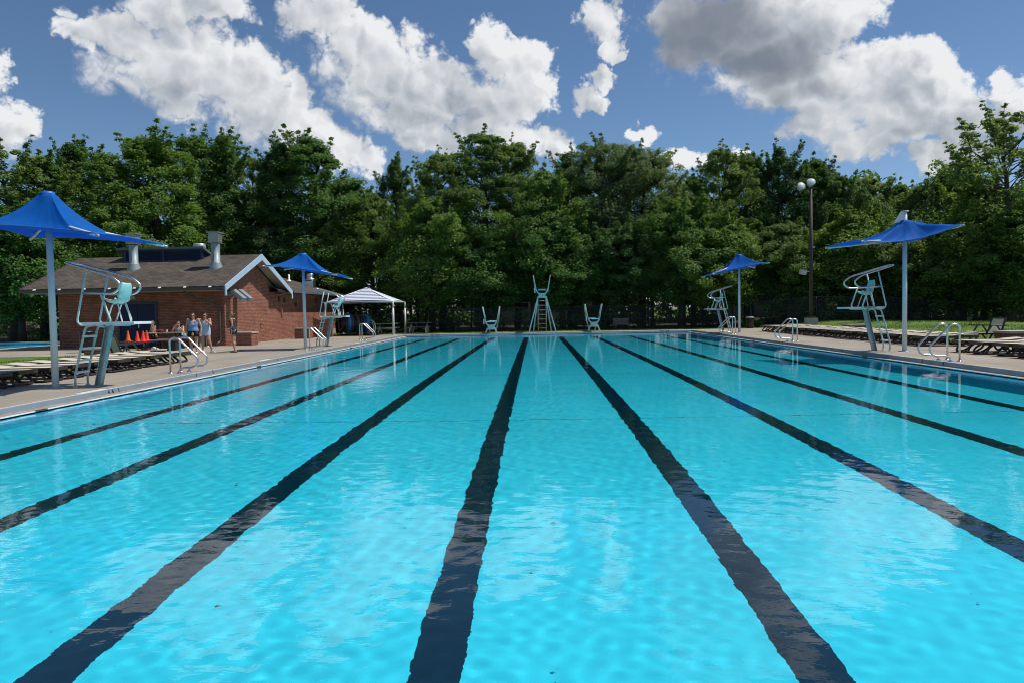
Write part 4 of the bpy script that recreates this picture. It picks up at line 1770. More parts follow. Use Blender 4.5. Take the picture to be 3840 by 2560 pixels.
# ---------------------------------------------------------------- tables
def picnic_table(name, label, loc, rz, top, leg, ln=1.8, pipe=False):
    t = thing(name, label, 'picnic table', loc, rz)
    p = MB()
    for k in range(5):
        p.box((0, -.30 + .15 * k, .74), (ln, .14, .04))
    p.build('table_top', top, t)
    for s in (-1, 1):
        b = MB()
        b.box((0, s * .72, .44), (ln, .26, .045))
        b.build('bench', top, t)
        f = MB()
        x = s * ln * .33
        if pipe:
            f.tube(fillet([(x, -.80, .40), (x, -.80, .03), (x, .80, .03), (x, .80, .40)], .12), .03, 8)
            f.tube([(x, -.25, .72), (x, -.25, .03)], .03, 8)
            f.tube([(x, .25, .72), (x, .25, .03)], .03, 8)
            f.tube([(x, -.8, .40), (x, .8, .40)], .025, 8)
        else:
            f.bar((x, -.25, .72), (x, -.68, 0), .09, .05, (1, 0, 0))
            f.bar((x, .25, .72), (x, .68, 0), .09, .05, (1, 0, 0))
            f.bar((x, -.80, .39), (x, .80, .39), .09, .05, (1, 0, 0))
            f.bar((x * .95, -.30, .69), (x * .95, .30, .69), .09, .05, (1, 0, 0))
        f.build('leg_frame', leg, t)
    return t


M_WOODT = mat('pale_table_wood', (.42, .34, .22), .6, 0, .12, 5)
picnic_table('picnic_table', 'brown picnic table against the bathhouse front where two people sit', (-17.05, 34.35, 0), .12, M_WOODT, M_BLACK, 1.75)
picnic_table('picnic_table', 'steel pipe picnic table under the striped canopy', (-10.35, 52.0, 0), .05, mat('steel_table_top', (.30, .32, .33), .5, .3), M_STEEL, 1.5, True)
picnic_table('picnic_table', 'steel pipe picnic table on the grass just right of the striped canopy', (-8.3, 53.2, .0), .0, mat('dark_table_top', (.05, .055, .06), .5), M_STEEL, 1.7, True)
picnic_table('picnic_table', 'shaded picnic table beyond the wading pool', (-43.05, 63.0, .02), .0, mat('grey_table_top', (.35, .36, .36), .7), M_BLACK, 1.8)


def drink_things():
    b = MB()
    b.lathe([(0, 0), (.035, 0), (.042, .11), (.040, .115), (0, .11)], (-17.0, 33.9, .76), 14)
    tag(b.build('drinking_cup', M_WHITE), 'white cup standing on the bathhouse picnic table', 'cup')
    b = MB()
    b.ell((-17.28, 33.85, .82), (.20, .14, .085), n=14)
    b.tube(fillet([(-17.40, 33.83, .87), (-17.36, 33.83, .99), (-17.22, 33.85, .99), (-17.18, 33.85, .87)], .05), .012, 6)
    tag(b.build('shoulder_bag', mat('dark_red_cloth', (.12, .012, .02), .8, 0, .2, 9)), 'dark red bag lying on the bathhouse picnic table', 'bag')


drink_things()


# ---------------------------------------------------------------- cones on the low crate, bins
def crate_and_cones():
    t = thing('low_trolley', 'low black plastic trolley carrying the orange cones', 'trolley', (-17.3, 32.3, 0), .0)
    b = MB()
    b.box((0, 0, .42), (1.75, 1.5, .045))
    b.box((0, 0, .18), (1.5, 1.2, .035))
    b.build('shelf', M_BLACK, t)
    for sx in (-.75, .75):
        for sy in (-.6, .6):
            g = MB()
            g.bar((sx, sy, .42), (sx * 1.05, sy * 1.1, .0), .05, .05, (0, 1, 0))
            g.build('leg', M_BLACK, t)
    mo = mat('cone_orange', (.80, .13, .012), .5, 0, .06, 6)
    mr = mat('cone_red', (.82, .045, .02), .5, 0, .06, 6)
    for k, (x, y, z, m, lab) in enumerate([(-17.98, 32.95, .443, mo, 'orange traffic cone standing apart at the door side'),
                                           (-16.86, 31.62, .443, mr, 'red-orange cone in front, left of the touching pair'),
                                           (-16.70, 31.78, .443, mr, 'red-orange cone half hidden behind the front one'),
                                           (-17.10, 32.85, .443, mr, 'red traffic cone nearest to the picnic bench')]):
        c = thing('traffic_cone', lab, 'traffic cone', (x, y, z), .3 * k, 'cones on the low black trolley')
        b = MB()
        b.lathe([(.105, .02), (.10, .03), (.028, .42), (.022, .445), (0, .448)], (0, 0, 0), 20)
        o = b.build('cone', m, c)
        b = MB()
        b.box((0, 0, .011), (.26, .26, .022))
        b.build('base', m, c)
    bx = thing('storage_box', 'black storage box on the ground at the end of the picnic bench', 'box', (-16.1, 33.0, 0), .05)
    b = MB()
    b.box((0, 0, .19), (.50, .40, .38), taper=1.06)
    b.build('box_body', M_BLACK, bx)
    b = MB()
    b.box((0, 0, .395), (.56, .46, .03))
    b.build('lid', mat('box_lid', (.02, .021, .024), .4), bx)


crate_and_cones()


def bin_(name, label, loc, r, h, m, lid):
    t = thing(name, label, 'bin', loc)
    b = MB()
    b.lathe([(0, .0), (r * .84, .0), (r * .86, .02), (r * .97, h - .05), (r * 1.0, h - .05), (r * 1.0, h), (r * .92, h)], n=28)
    for z in (.28, .55):
        b.lathe([(r * (.86 + .11 * z / h), h * z - .012), (r * (.90 + .11 * z / h), h * z), (r * (.86 + .11 * z / h), h * z + .012)], n=28)
    b.build('bin_body', m, t)
    b = MB()
    b.lathe([(r * 1.06, h - .01), (r * 1.06, h + .03), (r * .8, h + .07), (.0, h + .085)], n=28)
    lo = b.build('lid', lid, t)
    for s in (-1, 1):
        b = MB()
        b.tube(fillet([(s * r * .98, -.08, h * .82), (s * r * 1.16, -.07, h * .84), (s * r * 1.16, .07, h * .84), (s * r * .98, .08, h * .82)], .03), .014, 6)
        b.build('handle', m, t)


bin_('waste_bin', 'dark waste bin with a pale lid at the far end of the right lounger row', (14.3, 49.9, 0), .27, .70, M_BLACK, mat('bin_lid_grey', (.24, .25, .25), .5))
bin_('waste_bin', 'black waste bin behind the leaning post of the left lifeguard chair', (-19.6, 32.6, 0), .30, .86, M_BLACK, M_BLACK)


def hose_reel():
    t = thing('drum_fan', 'round pale drum fan on a thin stand beside the downspout', 'fan', (-16.25, 36.45, 0), -.15)
    b = MB()
    b.lathe([(.02, -.07), (.17, -.07), (.185, -.05), (.185, .05), (.17, .07), (.02, .07)], (.08, -.02, .66), 26, rot=Matrix.Rotation(R(90), 3, 'X'))
    d = b.build('drum', mat('pale_grille', (.42, .46, .44), .5, .1, .2, 30), t)
    b = MB()
    for k in range(6):
        b.lathe([(.03 + .025 * k, 0), (.035 + .025 * k, .004), (.04 + .025 * k, 0)], (.08, -.092, .66), 24, rot=Matrix.Rotation(R(90), 3, 'X'))
    b.ell((.02, -.10, .66), (.05, .03, .028))
    b.build('grille', M_WHITE, d)
    b = MB()
    b.tube([(.21, .0, .62), (.21, .0, .02)], .014, 8)
    b.lathe([(.13, 0), (.13, .02), (0, .03)], (.21, 0, 0), 16)
    b.tube([(.21, 0, .62), (.08, .02, .66)], .014, 8)
    b.build('stand', M_STEEL, t)
    b = MB()
    b.ell((-.13, .05, .66), (.12, .10, .10))
    b.build('motor', mat('brown_motor', (.12, .10, .09), .5, .2), t)
    b = MB()
    b.box((-.12, .08, .30), (.20, .16, .44))
    b.lathe([(.07, 0), (.075, .22), (.045, .27), (0, .28)], (-.06, -.14, 0), 14)
    b.build('jug', mat('grey_jug', (.25, .24, .23), .5), t)


hose_reel()


# ---------------------------------------------------------------- floodlight mast
def light_pole():
    t = thing('light_pole', 'tall dark wooden pole with floodlights on a concrete foot, behind the right loungers', 'light pole', (15.85, 43.0, .03))
    b = MB()
    b.box((0, 0, .30), (.58, .58, .80))
    b.build('concrete_foot', M_CONC, t)
    b = MB()
    b.box((0, 0, .74), (.40, .40, .10))
    b.tube([(0, 0, .7), (0, 0, 8.05)], [.115, .082], 12)
    b.build('pole', mat('dark_pole_timber', (.050, .036, .034), .7, 0, .2, 4, .3, 40), t)
    cr = MB()
    cr.bar((-.75, .0, 8.00), (.42, .0, 8.12), .07, .07)
    cr.build('cross_arm', M_BLACK, t)
    for x, y, z, a in ((-.60, -.12, 8.18, .15), (-.06, -.16, 8.38, -.15)):
        f = MB()
        rot = Matrix.Rotation(a, 3, 'Z') @ Matrix.Rotation(R(62), 3, 'X')
        f.lathe([(.03, -.30), (.10, -.28), (.18, -.12), (.235, .05), (.25, .10), (.235, .115)], (x, y, z), 26, rot=rot)
        fo = f.build('floodlight', mat('lamp_housing', (.45, .44, .42), .45, .2), t)
        g = MB()
        g.lathe([(.235, .10), (.18, .135), (.10, .155), (0, .16)], (x, y, z), 26, rot=rot)
        g.build('lens', mat('lamp_glass', (.62, .66, .66), .2, 0, .15, 14), fo)
        h = MB()
        h.box((x + .02, y + .18, z + .12), (.12, .16, .16))
        h.build('ballast', mat('ballast_rust', (.20, .10, .08), .6), fo)
    f = MB()
    rot = Matrix.Rotation(R(15), 3, 'Y')
    f.box((-.48, -.05, 3.33), (.34, .30, .26), rot)
    f.tube([(-.32, 0, 3.36), (-.08, 0, 3.36)], .03, 8)
    f.build('lower_floodlight', mat('lamp_box', (.48, .49, .47), .5), t)
    b = MB()
    b.box((.12, -.05, 4.75), (.12, .12, .10))
    b.build('junction_box', mat('junction_grey', (.4, .4, .38), .5), t)


light_pole()


# ---------------------------------------------------------------- chain-link fence
def fence_material():
    m = bpy.data.materials.new('chain_link_mesh')
    m.use_nodes = True
    nt = m.node_tree
    N, L = nt.nodes, nt.links
    b = N['Principled BSDF']
    b.inputs['Base Color'].default_value = (.012, .014, .014, 1)
    b.inputs['Roughness'].default_value = .5
    tc = N.new('ShaderNodeTexCoord')
    sp = N.new('ShaderNodeSeparateXYZ')
    L.new(tc.outputs['UV'], sp.inputs[0])

    def M(op, a, c=0.0):
        n = N.new('ShaderNodeMath')
        n.operation = op
        for i, v in enumerate((a, c)):
            if isinstance(v, bpy.types.NodeSocket):
                L.new(v, n.inputs[i])
            else:
                n.inputs[i].default_value = v
        return n.outputs[0]

    def line(v):
        return M('LESS_THAN', M('FRACT', M('MULTIPLY', v, 1 / .07)), .15)
    wires = M('MAXIMUM', line(M('ADD', sp.outputs[0], sp.outputs[1])), line(M('SUBTRACT', sp.outputs[0], sp.outputs[1])))
    tr = N.new('ShaderNodeBsdfTransparent')
    ms = N.new('ShaderNodeMixShader')
    L.new(wires, ms.inputs[0])
    L.new(tr.outputs[0], ms.inputs[1])
    L.new(b.outputs[0], ms.inputs[2])
    L.new(ms.outputs[0], N['Material Output'].inputs[0])
    return m


M_LINK = fence_material()
M_FPOST = mat('black_fence_post', (.016, .018, .018), .45, 0, .15, 6)


def fence(label, pts, h=1.68, step=2.9):
    t = thing('chain_link_fence', label, 'fence')
    pts = [along(p) for p in pts]
    px = []
    for i in range(len(pts) - 1):
        a, b = Vector(pts[i]), Vector(pts[i + 1])
        n = max(1, round((b - a).length / step))
        for k in range(n):
            px.append(a.lerp(b, k / n))
    px.append(Vector(pts[-1]))
    me = bpy.data.meshes.new('mesh_panel')
    vs, fs, uv = [], [], []
    d = 0
    for i, p in enumerate(px):
        if i:
            d += (p - px[i - 1]).length
        vs += [tuple(p + Vector((0, 0, .03))), tuple(p + Vector((0, 0, h)))]
        uv.append(d)
    for i in range(len(px) - 1):
        fs.append([2 * i, 2 * i + 2, 2 * i + 3, 2 * i + 1])
    me.from_pydata(vs, [], fs)
    ul = me.uv_layers.new(name='uv')
    for p in me.polygons:
        for li in p.loop_indices:
            vi = me.loops[li].vertex_index
            ul.data[li].uv = (uv[vi // 2], h if vi % 2 else 0)
    me.materials.append(M_LINK)
    o = bpy.data.objects.new('mesh_panel', me)
    COL.objects.link(o)
    o.parent = t
    for z, nm in ((h, 'top_rail'), (h * .42, 'middle_rail')):
        b = MB()
        b.tube([p + Vector((0, 0, z)) for p in px], .024, 6)
        b.build(nm, mat('fence_rail', (.05, .052, .052), .35, .3), t)
    for p in px:
        b = MB()
        b.tube([p + Vector((0, 0, -.2)), p + Vector((0, 0, h + .03))], .034, 8)
        b.lathe([(.042, 0), (.03, .03), (0, .04)], p + Vector((0, 0, h + .03)), 8)
        b.build('post', M_FPOST, t)


fence('black chain-link fence along the foot of the trees behind the diving stands', [(-15.0, 58.6, 0), (-6, 54.6, 0), (14.2, 54.3, 0)])
fence('black chain-link fence curving round the lawn on the right', [(14.3, 54.25, 0), (19, 50.6, .34), (23.6, 50, .2), (28.2, 48, -.2), (33, 45.6, -.42), (40, 42, -.5)])
fence('black chain-link fence behind the wading pool at the far left', [(-62, 50.5, 0), (-40, 49.4, 0), (-24.5, 48.9, 0)])


# ---------------------------------------------------------------- things beyond the fence
def slat_bench():
    t = thing('slatted_bench', 'weathered slatted bench back standing before the fence right of the diving stands', 'bench', (6.0, 52.6, 0))
    b = MB()
    for k in range(5):
        b.box((0, .02 * k, .42 + .085 * k), (1.08, .03, .07))
    b.build('backrest', mat('weathered_slats', (.16, .13, .115), .8, 0, .2, 7), t)
    b = MB()
    for k in range(4):
        b.box((0, -.08 - .10 * k, .34), (1.08, .08, .03))
    b.build('seat', mat('weathered_slats_dark', (.09, .075, .07), .8, 0, .2, 7), t)
    for s in (-1, 1):
        b = MB()
        b.bar((s * .46, .03, .36), (s * .46, .08, 0), .05, .05, (1, 0, 0))
        b.bar((s * .46, -.38, .34), (s * .46, -.40, 0), .05, .05, (1, 0, 0))
        b.bar((s * .46, -.40, .32), (s * .46, .05, .32), .04, .04)
        b.build('leg', M_BLACK, t)


slat_bench()


def house(name, label, loc, rz, w, d, h, rise, wall, roof, wins):
    t = thing(name, label, 'house', loc, rz, raw=True)
    b = MB()
    b.prism([(-d / 2, 0), (d / 2, 0), (d / 2, h), (0, h + rise), (-d / 2, h)], -w / 2, w / 2, 'x')
    b.build('wall', wall, t)
    r = MB()
    for s in (-1, 1):
        r.prism([(s * (d / 2 + .4), h - .4 * rise / (d / 2) + .02), (0, h + rise + .02), (0, h + rise + .2), (s * (d / 2 + .4), h - .4 * rise / (d / 2) + .2)], -w / 2 - .4, w / 2 + .4, 'x')
    r.build('roof', roof, t)
    for (x, z, ww, hh) in wins:
        f = MB()
        for dx in (-ww / 2, ww / 2):
            f.box((x + dx, -d / 2 - .04, z), (.10, .10, hh + .1))
        for dz in (-hh / 2, 0, hh / 2):
            f.box((x, -d / 2 - .04, z + dz), (ww, .09, .09 if dz else .06))
        fo = f.build('window', M_WHITE, t)
        g = MB()
        g.box((x, -d / 2 - .012, z), (ww - .05, .02, hh - .05))
        g.build('pane', mat('window_glass_dark', (.05, .08, .07), .1, 0, .1, 3), fo)
    return t


M_SIDING = mat('grey_siding', (.36, .36, .36), .7, 0, .06, 2)
house('garden_shed', 'tan garden shed glimpsed between trunks left of the tall diving stand', (-4.3, 66.0, .15), .1, 2.2, 2.4, 2.6, .9,
      mat('tan_siding', (.26, .22, .17), .8, 0, .1, 3), mat('brown_shed_roof', (.17, .13, .11), .9, 0, .15, 4), [])
house('neighbour_house', 'pale house hidden behind the trees at the diving stands', (2.0, 84.0, .3), .05, 13, 8, 4.2, 2.6,
      mat('white_siding', (.58, .58, .58), .7, 0, .05, 2), mat('grey_roof', (.20, .20, .21), .9, 0, .12, 3), [(-3.5, 2.0, 1.2, 1.6), (1, 2.0, 1.2, 1.6), (4.4, 2.0, 1.2, 1.6)])
house('neighbour_house', 'grey house with a white-framed window behind the far umbrella on the right', (21.5, 70.5, .3), -.18, 9, 8, 5.6, 2.6,
      M_SIDING, mat('dark_roof', (.10, .09, .09), .9, 0, .12, 3), [(-1.95, 4.1, 1.5, 2.2), (1.8, 4.1, 1.1, 2.0)])
house('neighbour_house', 'grey house half hidden by leaves beyond the light pole', (33, 76, .3), -.2, 11, 8, 5.2, 2.8,
      mat('warm_grey_siding', (.32, .30, .29), .7, 0, .06, 2), mat('rust_roof', (.14, .10, .09), .9, 0, .12, 3), [(-2, 3.4, 1.2, 1.8), (2, 3.4, 1.2, 1.8)])


def board_fence():
    t = thing('board_fence', 'short run of weathered board fence behind the tall diving stand', 'fence', (4.3, 62.5, .1))
    b = MB()
    for k in range(16):
        b.box((-1.0 + k * .14, .01 * (k % 2), .85), (.13, .025, 1.6 + .04 * (k % 3)))
    b.build('boards', mat('weathered_boards', (.22, .19, .15), .85, 0, .2, 4), t)
    b = MB()
    for z in (.4, 1.3):
        b.box((.05, .05, z), (2.3, .05, .09))
    b.build('rail', mat('weathered_rail', (.18, .16, .13), .85), t)


board_fence()
# ================================================================ PEOPLE
M_SKIN = mat('skin', (.50, .27, .19), .55, 0, .06, 9)
M_SKIN2 = mat('skin_tanned', (.46, .25, .16), .5, 0, .06, 9)
M_HAIR = mat('brown_hair', (.045, .025, .016), .55, 0, .25, 14)
M_HAIRL = mat('light_brown_hair', (.16, .095, .05), .55, 0, .25, 14)
M_LENS = mat('sunglass_black', (.006, .006, .008), .15)
M_SHOE = mat('white_shoe', (.72, .72, .72), .6, 0, .05, 9)


def loft(mb, rings, n=20, mi=0, closed=True):
    """rings: (cx, cy, z, half width, half depth), stacked upwards."""
    vs, fs = [], []
    for cx, cy, z, w, d in rings:
        for k in range(n):
            a = 2 * PI * k / n
            vs.append((cx + w * math.cos(a), cy + d * math.sin(a), z))
    for i in range(len(rings) - 1):
        for k in range(n):
            k2 = (k + 1) % n
            fs.append([i * n + k, i * n + k2, (i + 1) * n + k2, (i + 1) * n + k])
    if closed:
        fs.append(list(reversed(range(n))))
        fs.append([(len(rings) - 1) * n + k for k in range(n)])
    mb.add(vs, fs, mi, True)


def hand(mb, wrist, direction, side, curl=.5, s=1.0):
    """Palm with four unequal fingers and a thumb; direction runs from wrist to fingertips."""
    w, d = Vector(wrist), Vector(direction).normalized()
    ref = Vector((0, -1, 0)) if abs(d.y) < .8 else Vector((0, 0, 1))
    across = d.cross(ref).normalized()
    nrm = across.cross(d).normalized()
    palm_end = w + d * .085 * s
    for k in range(4):
        o = across * (.030 - .02 * k) * s
        mb.cap(w + o * .5 + d * .02 * s, palm_end + o, .016 * s, .0125 * s, 8)
    for k, ln in enumerate((.062, .074, .070, .055)):
        o = across * (.031 - .0205 * k) * s
        a = palm_end + o
        m = a + (d * math.cos(curl * .6) + nrm * math.sin(curl * .6)) * ln * .55 * s
        e = m + (d * math.cos(curl * 1.5) + nrm * math.sin(curl * 1.5)) * ln * .5 * s
        mb.cap(a, m, .0098 * s, .0088 * s, 8)
        mb.cap(m, e, .0088 * s, .0075 * s, 8)
    t0 = w + d * .025 * s + across * .030 * side * s
    t1 = t0 + (d * .6 + across * .6 * side + nrm * .35).normalized() * .038 * s
    t2 = t1 + (d * .8 + across * .15 * side + nrm * .45).normalized() * .032 * s
    mb.cap(t0, t1, .0125 * s, .0105 * s, 8)
    mb.cap(t1, t2, .0105 * s, .0085 * s, 8)


def person(label, loc, rz, pose, wide=1.0, skin=None, hair=None, bun='bun', glasses=True, scale=1.0, wear=(), voxel=.0105):
    """Figure facing local -y. pose: joints in metres. wear: list of (name, function(MB, pose), material)."""
    t = thing('person', label, 'person', loc, rz)
    t.scale = (scale,) * 3
    P = pose
    b = MB()
    W = wide
    hx, hy, hz = P['pelvis']
    cx, cy, cz = P['chest']
    # torso, hips to neck

    def lp(s):
        return hx + (cx - hx) * s, hy + (cy - hy) * s, hz + (cz - hz) * s
    rings = []
    for s, w, d in ((-.16, .135, .10), (0, .172, .122), (.22, .168, .118), (.50, .142 * (.9 + .1 * W), .102), (.72, .150, .108), (.95, .168, .116), (1.16, .172, .105), (1.30, .120, .080), (1.38, .062, .058), (1.46, .05, .052)):
        x, y, z = lp(s)
        rings.append((x, y, z, w * W, d * W))
    loft(b, rings)
    for sx in (-1, 1):
        b.ell((hx + sx * .078 * W, hy + .055, hz - .02), (.082 * W, .075 * W, .09))
    nx, ny, nz = lp(1.40)
    H = Vector(P['head'])
    b.cap((nx, ny, nz), (H.x, H.y + .012, H.z - .05), .052, .050)
    rot = Matrix.Rotation(P.get('yaw', 0), 3, 'Z') @ Matrix.Rotation(P.get('nod', 0), 3, 'X')

    def h(x, y, z):
        return H + rot @ Vector((x, y, z))
    b.ell(h(0, .008, .022), (.073, .092, .092), rot)
    b.ell(h(0, -.022, -.052), (.054, .060, .062), rot)
    b.ell(h(0, -.060, -.092), (.024, .020, .018), rot)
    b.cap(h(0, -.085, .018), h(0, -.103, -.020), .010, .015)
    b.ell(h(0, -.078, -.056), (.026, .014, .010), rot)
    b.ell(h(0, -.077, -.071), (.022, .013, .008), rot)
    b.ell(h(0, -.074, .036), (.055, .02, .010), rot)
    for sx in (-1, 1):
        b.ell(h(sx * .076, .012, -.008), (.010, .020, .030), rot)
        b.ell(h(sx * .030, -.078, .014), (.013, .010, .008), rot)
    # limbs
    for sd, sx in (('L', 1), ('R', -1)):
        sh, e, w = Vector(P['sh' + sd]), Vector(P['el' + sd]), Vector(P['wr' + sd])
        b.ell(sh, (.058 * W, .056 * W, .056 * W))
        b.cap(Vector(lp(1.18)) + Vector((sx * .10, 0, 0)), sh, .06 * W, .055 * W)
        b.cap(sh, e, .050 * W, .038 * W)
        b.cap(e, w, .038 * W, .026)
        hand(b, w, P.get('hd' + sd, (w - e)), sx, P.get('curl' + sd, .5))
        hp, k, a = Vector(P['hip' + sd]), Vector(P['kn' + sd]), Vector(P['an' + sd])
        b.cap(hp, k, .088 * W, .056 * W)
        b.cap(k, a, .054 * W, .036)
        mid = k.lerp(a, .3)
        b.ell(mid + Vector((0, .014, 0)), (.055 * W, .056 * W, .10))
        fd = Vector(P.get('ft' + sd, (sx * .18, -1, 0))).normalized()
        b.cap(a + Vector((0, 0, -.035)) - fd * .035, a + fd * .10 + Vector((0, 0, -.05)), .034, .027)
        for q in range(5):
            side = fd.cross(Vector((0, 0, 1))).normalized() * (-.026 + .0125 * q)
            b.cap(a + fd * .10 + side * 1.0 + Vector((0, 0, -.055)), a + fd * (.150 - .006 * abs(q - 1)) + side * 1.1 + Vector((0, 0, -.062)), .012, .009, 8)
    body = b.build('body', skin or M_SKIN, t)
    rm = body.modifiers.new('remesh', 'REMESH')
    rm.mode = 'VOXEL'
    rm.voxel_size = voxel
    rm.use_smooth_shade = True
    sm = body.modifiers.new('smooth', 'SMOOTH')
    sm.iterations = 3
    # hair
    g = MB()
    g.ell(h(0, .022, .040), (.079, .092, .088), rot, 18)
    g.ell(h(0, .058, -.015), (.070, .055, .075), rot, 16)
    if bun == 'bun':
        g.ell(h(0, .125, .02), (.038, .036, .038), rot)
    elif bun == 'tail':
        g.tube([h(0, .10, .03), h(0, .145, -.0), h(0, .14, -.10)], [.026, .03, .012], 10)
    elif bun == 'cap':
        g.ell(h(0, .0, .065), (.082, .098, .066), rot, 18)
    g.build('hair', hair or M_HAIR, t)
    if glasses:
        g = MB()
        for sx in (-1, 1):
            g.ell(h(sx * .034, -.088, .012), (.031, .012, .022), rot, 12)
            g.bar(h(sx * .064, -.075, .016), h(sx * .079, .015, .008), .006, .008)
        g.bar(h(-.01, -.094, .016), h(.01, -.094, .016), .006, .008)
        g.build('sunglasses', M_LENS, t)
    for nm, fn, m in wear:
        q = MB()
        fn(q, P, W, lp)
        q.build(nm, m, t)
    return t


def shirt(s0=.12, s1=1.20, strap=True, grow=.013):
    def f(q, P, W, lp):
        tab = ((-.30, .178, .128), (0, .178, .128), (.22, .174, .124), (.50, .150, .110), (.72, .156, .114), (.95, .172, .120), (1.16, .168, .104), (1.22, .15, .095))
        rings = []
        n = 12
        for i in range(n + 1):
            s = s0 + (s1 - s0) * i / n
            w = np.interp(s, [a[0] for a in tab], [a[1] for a in tab])
            d = np.interp(s, [a[0] for a in tab], [a[2] for a in tab])
            x, y, z = lp(s)
            rings.append((x, y, z, w * W + grow, d * W + grow))
        loft(q, rings, 24, closed=False)
        if strap:
            x, y, z = lp(s1)
            for sx in (-1, 1):
                q.tube(fillet([(x + sx * .085 * W, y - .105 * W, z - .03), (x + sx * .095 * W, y - .06, z + .07), (x + sx * .095 * W, y + .05, z + .07), (x + sx * .085 * W, y + .10 * W, z - .03)], .06), .021, 8, flat=(1.5, .5))
    return f


def shorts(ln=.42, grow=.016):
    def f(q, P, W, lp):
        for sd in 'LR':
            hp, k = Vector(P['hip' + sd]), Vector(P['kn' + sd])
            e = hp.lerp(k, ln)
            q.tube([hp + (hp - k).normalized() * .03, hp.lerp(e, .5), e], [.093 * W + grow, .090 * W + grow, .084 * W + grow + .008], 18)
        x, y, z = lp(0)
        loft(q, [(x, y + .01, z - .09, .178 * W, .135 * W), (x, y + .008, z - .02, .185 * W, .142 * W), (x, y, z + .07, .178 * W, .128 * W)], 24)
    return f


def shoes(q, P, W, lp):
    for sd, sx in (('L', 1), ('R', -1)):
        a = Vector(P['an' + sd])
        fd = Vector(P.get('ft' + sd, (sx * .18, -1, 0))).normalized()
        q.cap(a - fd * .045 + Vector((0, 0, -.035)), a + fd * .145 + Vector((0, 0, -.048)), .044, .034, 12)
        q.bar(a - fd * .085 + Vector((0, 0, -.072)), a + fd * .18 + Vector((0, 0, -.072)), .085, .018)


def flipflops(q, P, W, lp):
    for sd, sx in (('L', 1), ('R', -1)):
        a = Vector(P['an' + sd])
        fd = Vector(P.get('ft' + sd, (sx * .18, -1, 0))).normalized()
        q.bar(a - fd * .08 + Vector((0, 0, -.076)), a + fd * .185 + Vector((0, 0, -.076)), .10, .016)
        sd2 = fd.cross(Vector((0, 0, 1)))
        q.tube(fillet([a + fd * .05 + sd2 * .045 + Vector((0, 0, -.068)), a + fd * .125 + Vector((0, 0, -.02)), a + fd * .05 - sd2 * .045 + Vector((0, 0, -.068))], .03), .009, 6)


M_TANK = mat('blue_tank_cloth', (.17, .30, .58), .8, 0, .12, 12)
M_DRESS = mat('pale_blue_cloth', (.46, .55, .70), .8, 0, .08, 12)
M_NAVYC = mat('navy_sport_cloth', (.022, .026, .050), .7, 0, .15, 14)
M_BLACKC = mat('black_cloth', (.014, .014, .018), .8, 0, .15, 14)
M_WHITEC = mat('white_cloth', (.62, .62, .62), .8, 0, .08, 14)


def logo(q, P, W, lp):
    x, y, z = lp(.86)
    q.ell((x + .015, y - .128 * W, z), (.085, .016, .060), Matrix.Rotation(-.12, 3, 'X'))


def belt_bag(q, P, W, lp):
    x, y, z = lp(-.1)
    q.ell((x + .02, y - .155 * W, z - .10), (.05, .03, .075))


def cross_strap(q, P, W, lp):
    a, b = Vector(lp(1.2)), Vector(lp(.2))
    q.bar(a + Vector((.10, -.10 * W, .0)), b + Vector((-.15, -.12 * W, 0)), .05, .014, (0, -1, 0))
    q.ell(b + Vector((-.17, -.10, .12)), (.07, .05, .10))


stand = dict(pelvis=(0, 0, .90), chest=(0, .0, 1.20), head=(0, -.015, 1.505), shL=(.195, 0, 1.345), shR=(-.195, 0, 1.345),
             elL=(.245, .02, 1.06), elR=(-.245, .02, 1.06), wrL=(.25, -.05, .83), wrR=(-.25, -.05, .83),
             hipL=(.095, 0, .86), hipR=(-.095, 0, .86), knL=(.10, -.015, .47), knR=(-.10, -.015, .47), anL=(.10, .02, .085), anR=(-.10, .02, .085))

w1 = dict(stand)
w1.update(elR=(-.285, .02, 1.06), wrR=(-.27, -.07, .84), elL=(.30, .02, 1.06), wrL=(.30, -.06, .82), yaw=.12, knR=(-.11, -.03, .47), anL=(.115, -.05, .085))
person('person in a blue tank top and black shorts standing with a white cup in hand', (-13.62, 29.75, 0), .10, w1, 1.16, M_SKIN, M_HAIR, 'none', True,
       .985, [('tank_top', shirt(.02, 1.2), M_TANK), ('shirt_print', logo, mat('pink_print', (.62, .30, .34), .8)), ('shorts', shorts(.46), M_BLACKC),
              ('shoes', shoes, M_SHOE), ('belt_bag', belt_bag, mat('patterned_bag', (.45, .28, .12), .7, 0, .7, 30))])
w2 = dict(stand)
w2.update(elL=(.27, -.10, 1.13), wrL=(.09, -.19, 1.34), hdL=(-.4, .25, .9), curlL=1.3, elR=(-.25, .05, 1.07), wrR=(-.22, -.08, .85), yaw=-.15,
          knL=(.17, -.06, .47), anL=(.24, .03, .085), ftL=(.9, -.5, 0), knR=(-.13, .02, .47), anR=(-.16, .10, .085), ftR=(-.1, -1, 0), head=(.02, -.02, 1.505))
person('person in a pale blue dress walking with a hand to the mouth, white shoes', (-13.55, 30.65, 0), .05, w2, 1.14, M_SKIN, M_HAIR, 'none', True,
       .985, [('dress', shirt(-.62, 1.2), M_DRESS), ('shoes', shoes, M_SHOE), ('shoulder_strap', cross_strap, M_BLACKC)])
w3 = dict(stand)
w3.update(chest=(0, -.03, 1.20), head=(0, -.085, 1.49), nod=.32, shL=(.185, -.03, 1.34), shR=(-.185, -.03, 1.34), elL=(.20, .02, 1.07), wrL=(.16, -.15, .88),
          elR=(-.21, .0, 1.07), wrR=(-.14, -.22, 1.00), hdR=(.1, -1, 0), curlR=1.2, knL=(.10, -.01, .47), anL=(.10, .07, .085), anR=(-.10, .0, .085))


def phone(q, P, W, lp):
    w = Vector(P['wrR'])
    q.box(w + Vector((.02, -.10, .02)), (.09, .19, .02))


